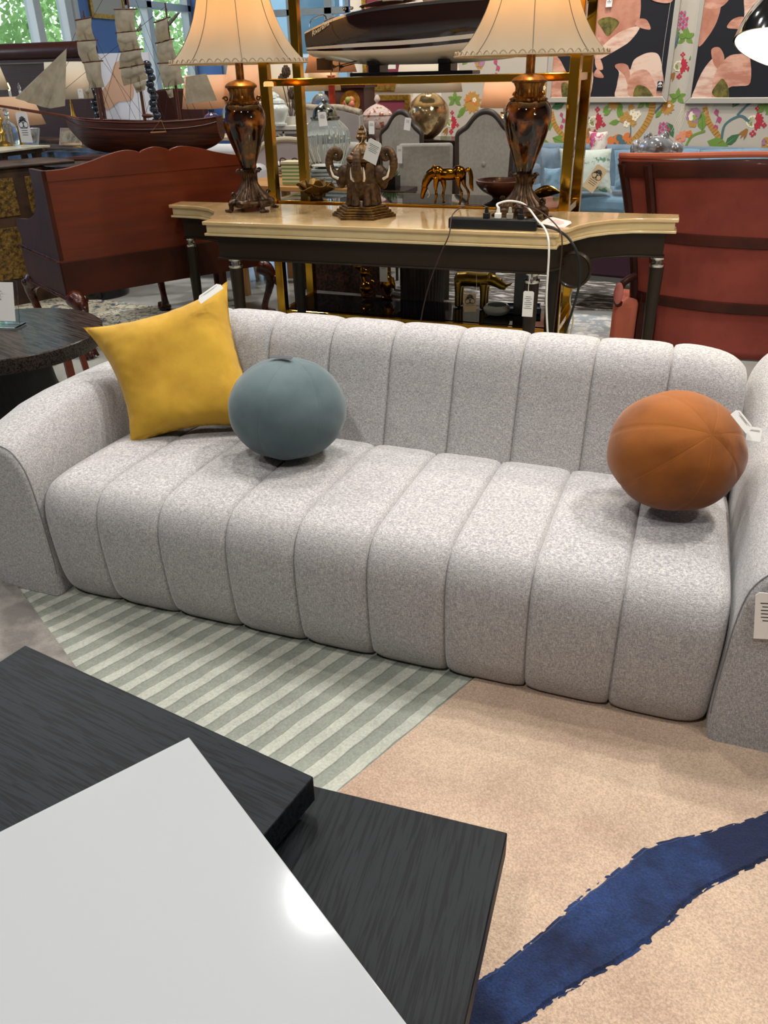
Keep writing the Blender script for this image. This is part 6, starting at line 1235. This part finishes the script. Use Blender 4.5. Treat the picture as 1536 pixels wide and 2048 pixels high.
def crest():
    g = G(); P_ = lambda u, v, o: cback(u, v, o)
    def f(a, b):
        u = a*2-1; t = b*2*math.pi; sw = .012*math.cos(u*3); return cback(u, .955, .02)+Vector((0, .014*math.cos(t), .052*max(-.8, min(.8, math.sin(t)*1.2))+sw))
    g.grid(f, 44, 12, cv=True); mk('crest_rail', g, M_fr, tc_)
    g = G(); g.tube([tuple(cback(u/20-1, 1.0, .0)+Vector((0, -.015, .022+.012*math.cos((u/20-1)*3)))) for u in range(41)], .014, 8); mk('top_piping', g, M_salm, tc_)
crest(); railz(.575, .034); railz(.20, .034)
def stile(u, name, w_=.03, v0=-.09, v1=.97, off=.02):
    g = G(); g.tube([tuple(cback(u, v0+(v1-v0)*k/16, off)) for k in range(17)], [w_]*17, 8); mk(name, g, M_fr, tc_)
stile(-.985, 'stile', .026); stile(.985, 'stile', .026); stile(-.80, 'slat', .024, off=.035); stile(.80, 'slat', .024, off=.035)
g = G(); g.grid(lambda u, v: cback(-.97+.15*u, v, .012), 6, 20); mk('side_panel', g, M_salm, tc_)
for s in (-1, 1):
    g = G(); g.tube(spl([(s*.57, .06, .40), (s*.625, .0, .37), (s*.645, .0, .27), (s*.60, .05, .24)], 4), [.02]*13, 10); mk('arm_post', g, M_fr, tc_)
    g = G(); g.ell((s*.64, -.02, .32), (.026, .02, .06), 16, 10); mk('arm_pad', g, mat('pink_cloth', 'cf7a72', .9), tc_)
    g = G(); g.box((s*.60, .17, .14), (.13, .34, .26)); mk('arm_side', g, M_salm, tc_, bevel=.03)
mk('seat', G().box((0, .42, .38), (1.05, .62, .16)), M_terra, tc_, bevel=.03)
for s in (-1, 1): mk('leg', G().bar((s*.48, .66, 0), (s*.48, .66, .30), .05), M_fr, tc_, smooth=0); mk('leg', G().bar((s*.5, .12, 0), (s*.5, .12, .30), .05), M_fr, tc_, smooth=0)
# ================= chrome arc lamp =================
al = thing('arc_lamp', 'chrome dome floor lamp reaching in from the right, its bulb lit', 'floor lamp', (1.35, 3.3, 0)); D = AY(1614, 108, 3.0)-Vector((1.35, 3.3, 0)); M8 = Matrix.Rotation(R(12), 3, 'Y') @ Matrix.Rotation(R(-14), 3, 'X')
g = G(); g.lathe([(.215*math.cos(R(a)), .215*math.sin(R(a))) for a in range(0, 90, 6)]+[(.002, .215)], 64, c=tuple(D), M=M8, cap=False); o = mk('dome', g, M_chrome, al); 
g = G(); g.lathe([(.21*math.cos(R(a)), .21*math.sin(R(a))) for a in range(0, 90, 6)]+[(.002, .21)], 64, c=tuple(D), M=M8, cap=False); mk('inner_reflector', g, mat('white_enamel', 'f4ead8', .5), al)
g = G(); g.ell(tuple(D+Vector((0, 0, .06))), .05, 20, 14); mk('bulb', g, mat('bright_bulb', 'ffe6bf', .3, emit=18), al)
g = G(); g.tube(spl([(0, 0, .03), (0, 0, 1.2), (-.1, -.03, 1.9), (-.5, -.12, 2.2), (D.x+.2, D.y, 2.0), (D.x, D.y, D.z+.21)], 8), .014, 10); mk('arc_stem', g, M_chrome, al); mk('base', G().lathe([(.2, 0), (.2, .03)], 48), M_marble, al)
bulb_light(tuple(Vector((1.35, 3.3, 0))+D+Vector((0, 0, .0))), 12, (1, .86, .66), .06)
# ================= outside =================
M_lf = mat('tree_leaf', '93b873', .6, n=(1.5, 'b9d48c', .4, .6), translucent='c3e08c'); M_bark = mat('bark', '6a5a48', .9); M_teal_b = mat('pale_render', 'a9c6cc', .8)
struct('trim_3', G().box((-20, 10, -.4), (22, 50, .1)), mat('pavement', 'a8a8a0', .8), smooth=0); bpy.data.objects['trim_3'].name = 'floor_outside'
for i, (x, y, h, lab) in enumerate(((-14, 9.5, 4.5, 'leafy green tree outside the left window, nearest the headboard'), (-15, 14, 5.5, 'leafy green tree outside behind the foremast sails'), (-13.5, 18.5, 5, 'leafy green tree outside seen between the ship masts'), (-17, 23, 6, 'leafy green tree outside the far window by the left lamp'), (-19, 11.5, 6.5, 'taller green tree standing back outside the left window'))):
    o = thing('street_tree', lab, 'tree', (x, y, -.35), 0, 'trees outside the windows'); random.seed(i+3)
    g = G(); g.tube([(0, 0, 0), (.1, 0, h*.4), (0, .1, h*.7)], [.16, .12, .06], 8)
    for k in range(7): a = k*.9; g.tube([(0, 0, h*(.3+.04*k)), (math.cos(a)*1.0, math.sin(a)*1.0, h*(.5+.05*k)), (math.cos(a)*1.8, math.sin(a)*1.8, h*(.62+.05*k))], [.06, .04, .015], 5)
    mk('trunk', g, M_bark, o); g = G(); vs = []; fs = []
    for k in range(5200):
        th, ph, r = random.uniform(0, 6.283), math.acos(random.uniform(-1, 1)), random.uniform(.5, 1)**.4
        p = Vector((2.3*r*math.sin(ph)*math.cos(th), 2.3*r*math.sin(ph)*math.sin(th), h*.62+h*.50*r*math.cos(ph)))
        if mnoise.noise(p*1.1+Vector((i, 0, 0))) < -.12: continue
        u = Vector((random.uniform(-1, 1), random.uniform(-1, 1), random.uniform(-1, 1))).normalized()*.10; w_ = u.orthogonal().normalized()*.05; n0 = len(vs)
        vs += [p-u, p+w_, p+u, p-w_]; fs.append((n0, n0+1, n0+2, n0+3))
    g.add(vs, fs); stuff(mk('foliage', g, M_lf, o, smooth=0))
fb_ = thing('street_building', 'pale teal rendered building seen through the far window', 'building', (-7, 24, -.35)); g = G().box((0, 0, 4), (9, 3, 8)); mk('wall', g, M_teal_b, fb_, smooth=0)
for x in (-3, 0, 3): f_ = mk('window', G().box((x, -1.52, 3.4), (1.3, .06, 2.4)), M_frame, fb_, smooth=0); mk('pane', G().box((x, -1.56, 3.4), (1.1, .02, 2.2)), mat('dark_pane', '5f7f8c', .1), f_, smooth=0)
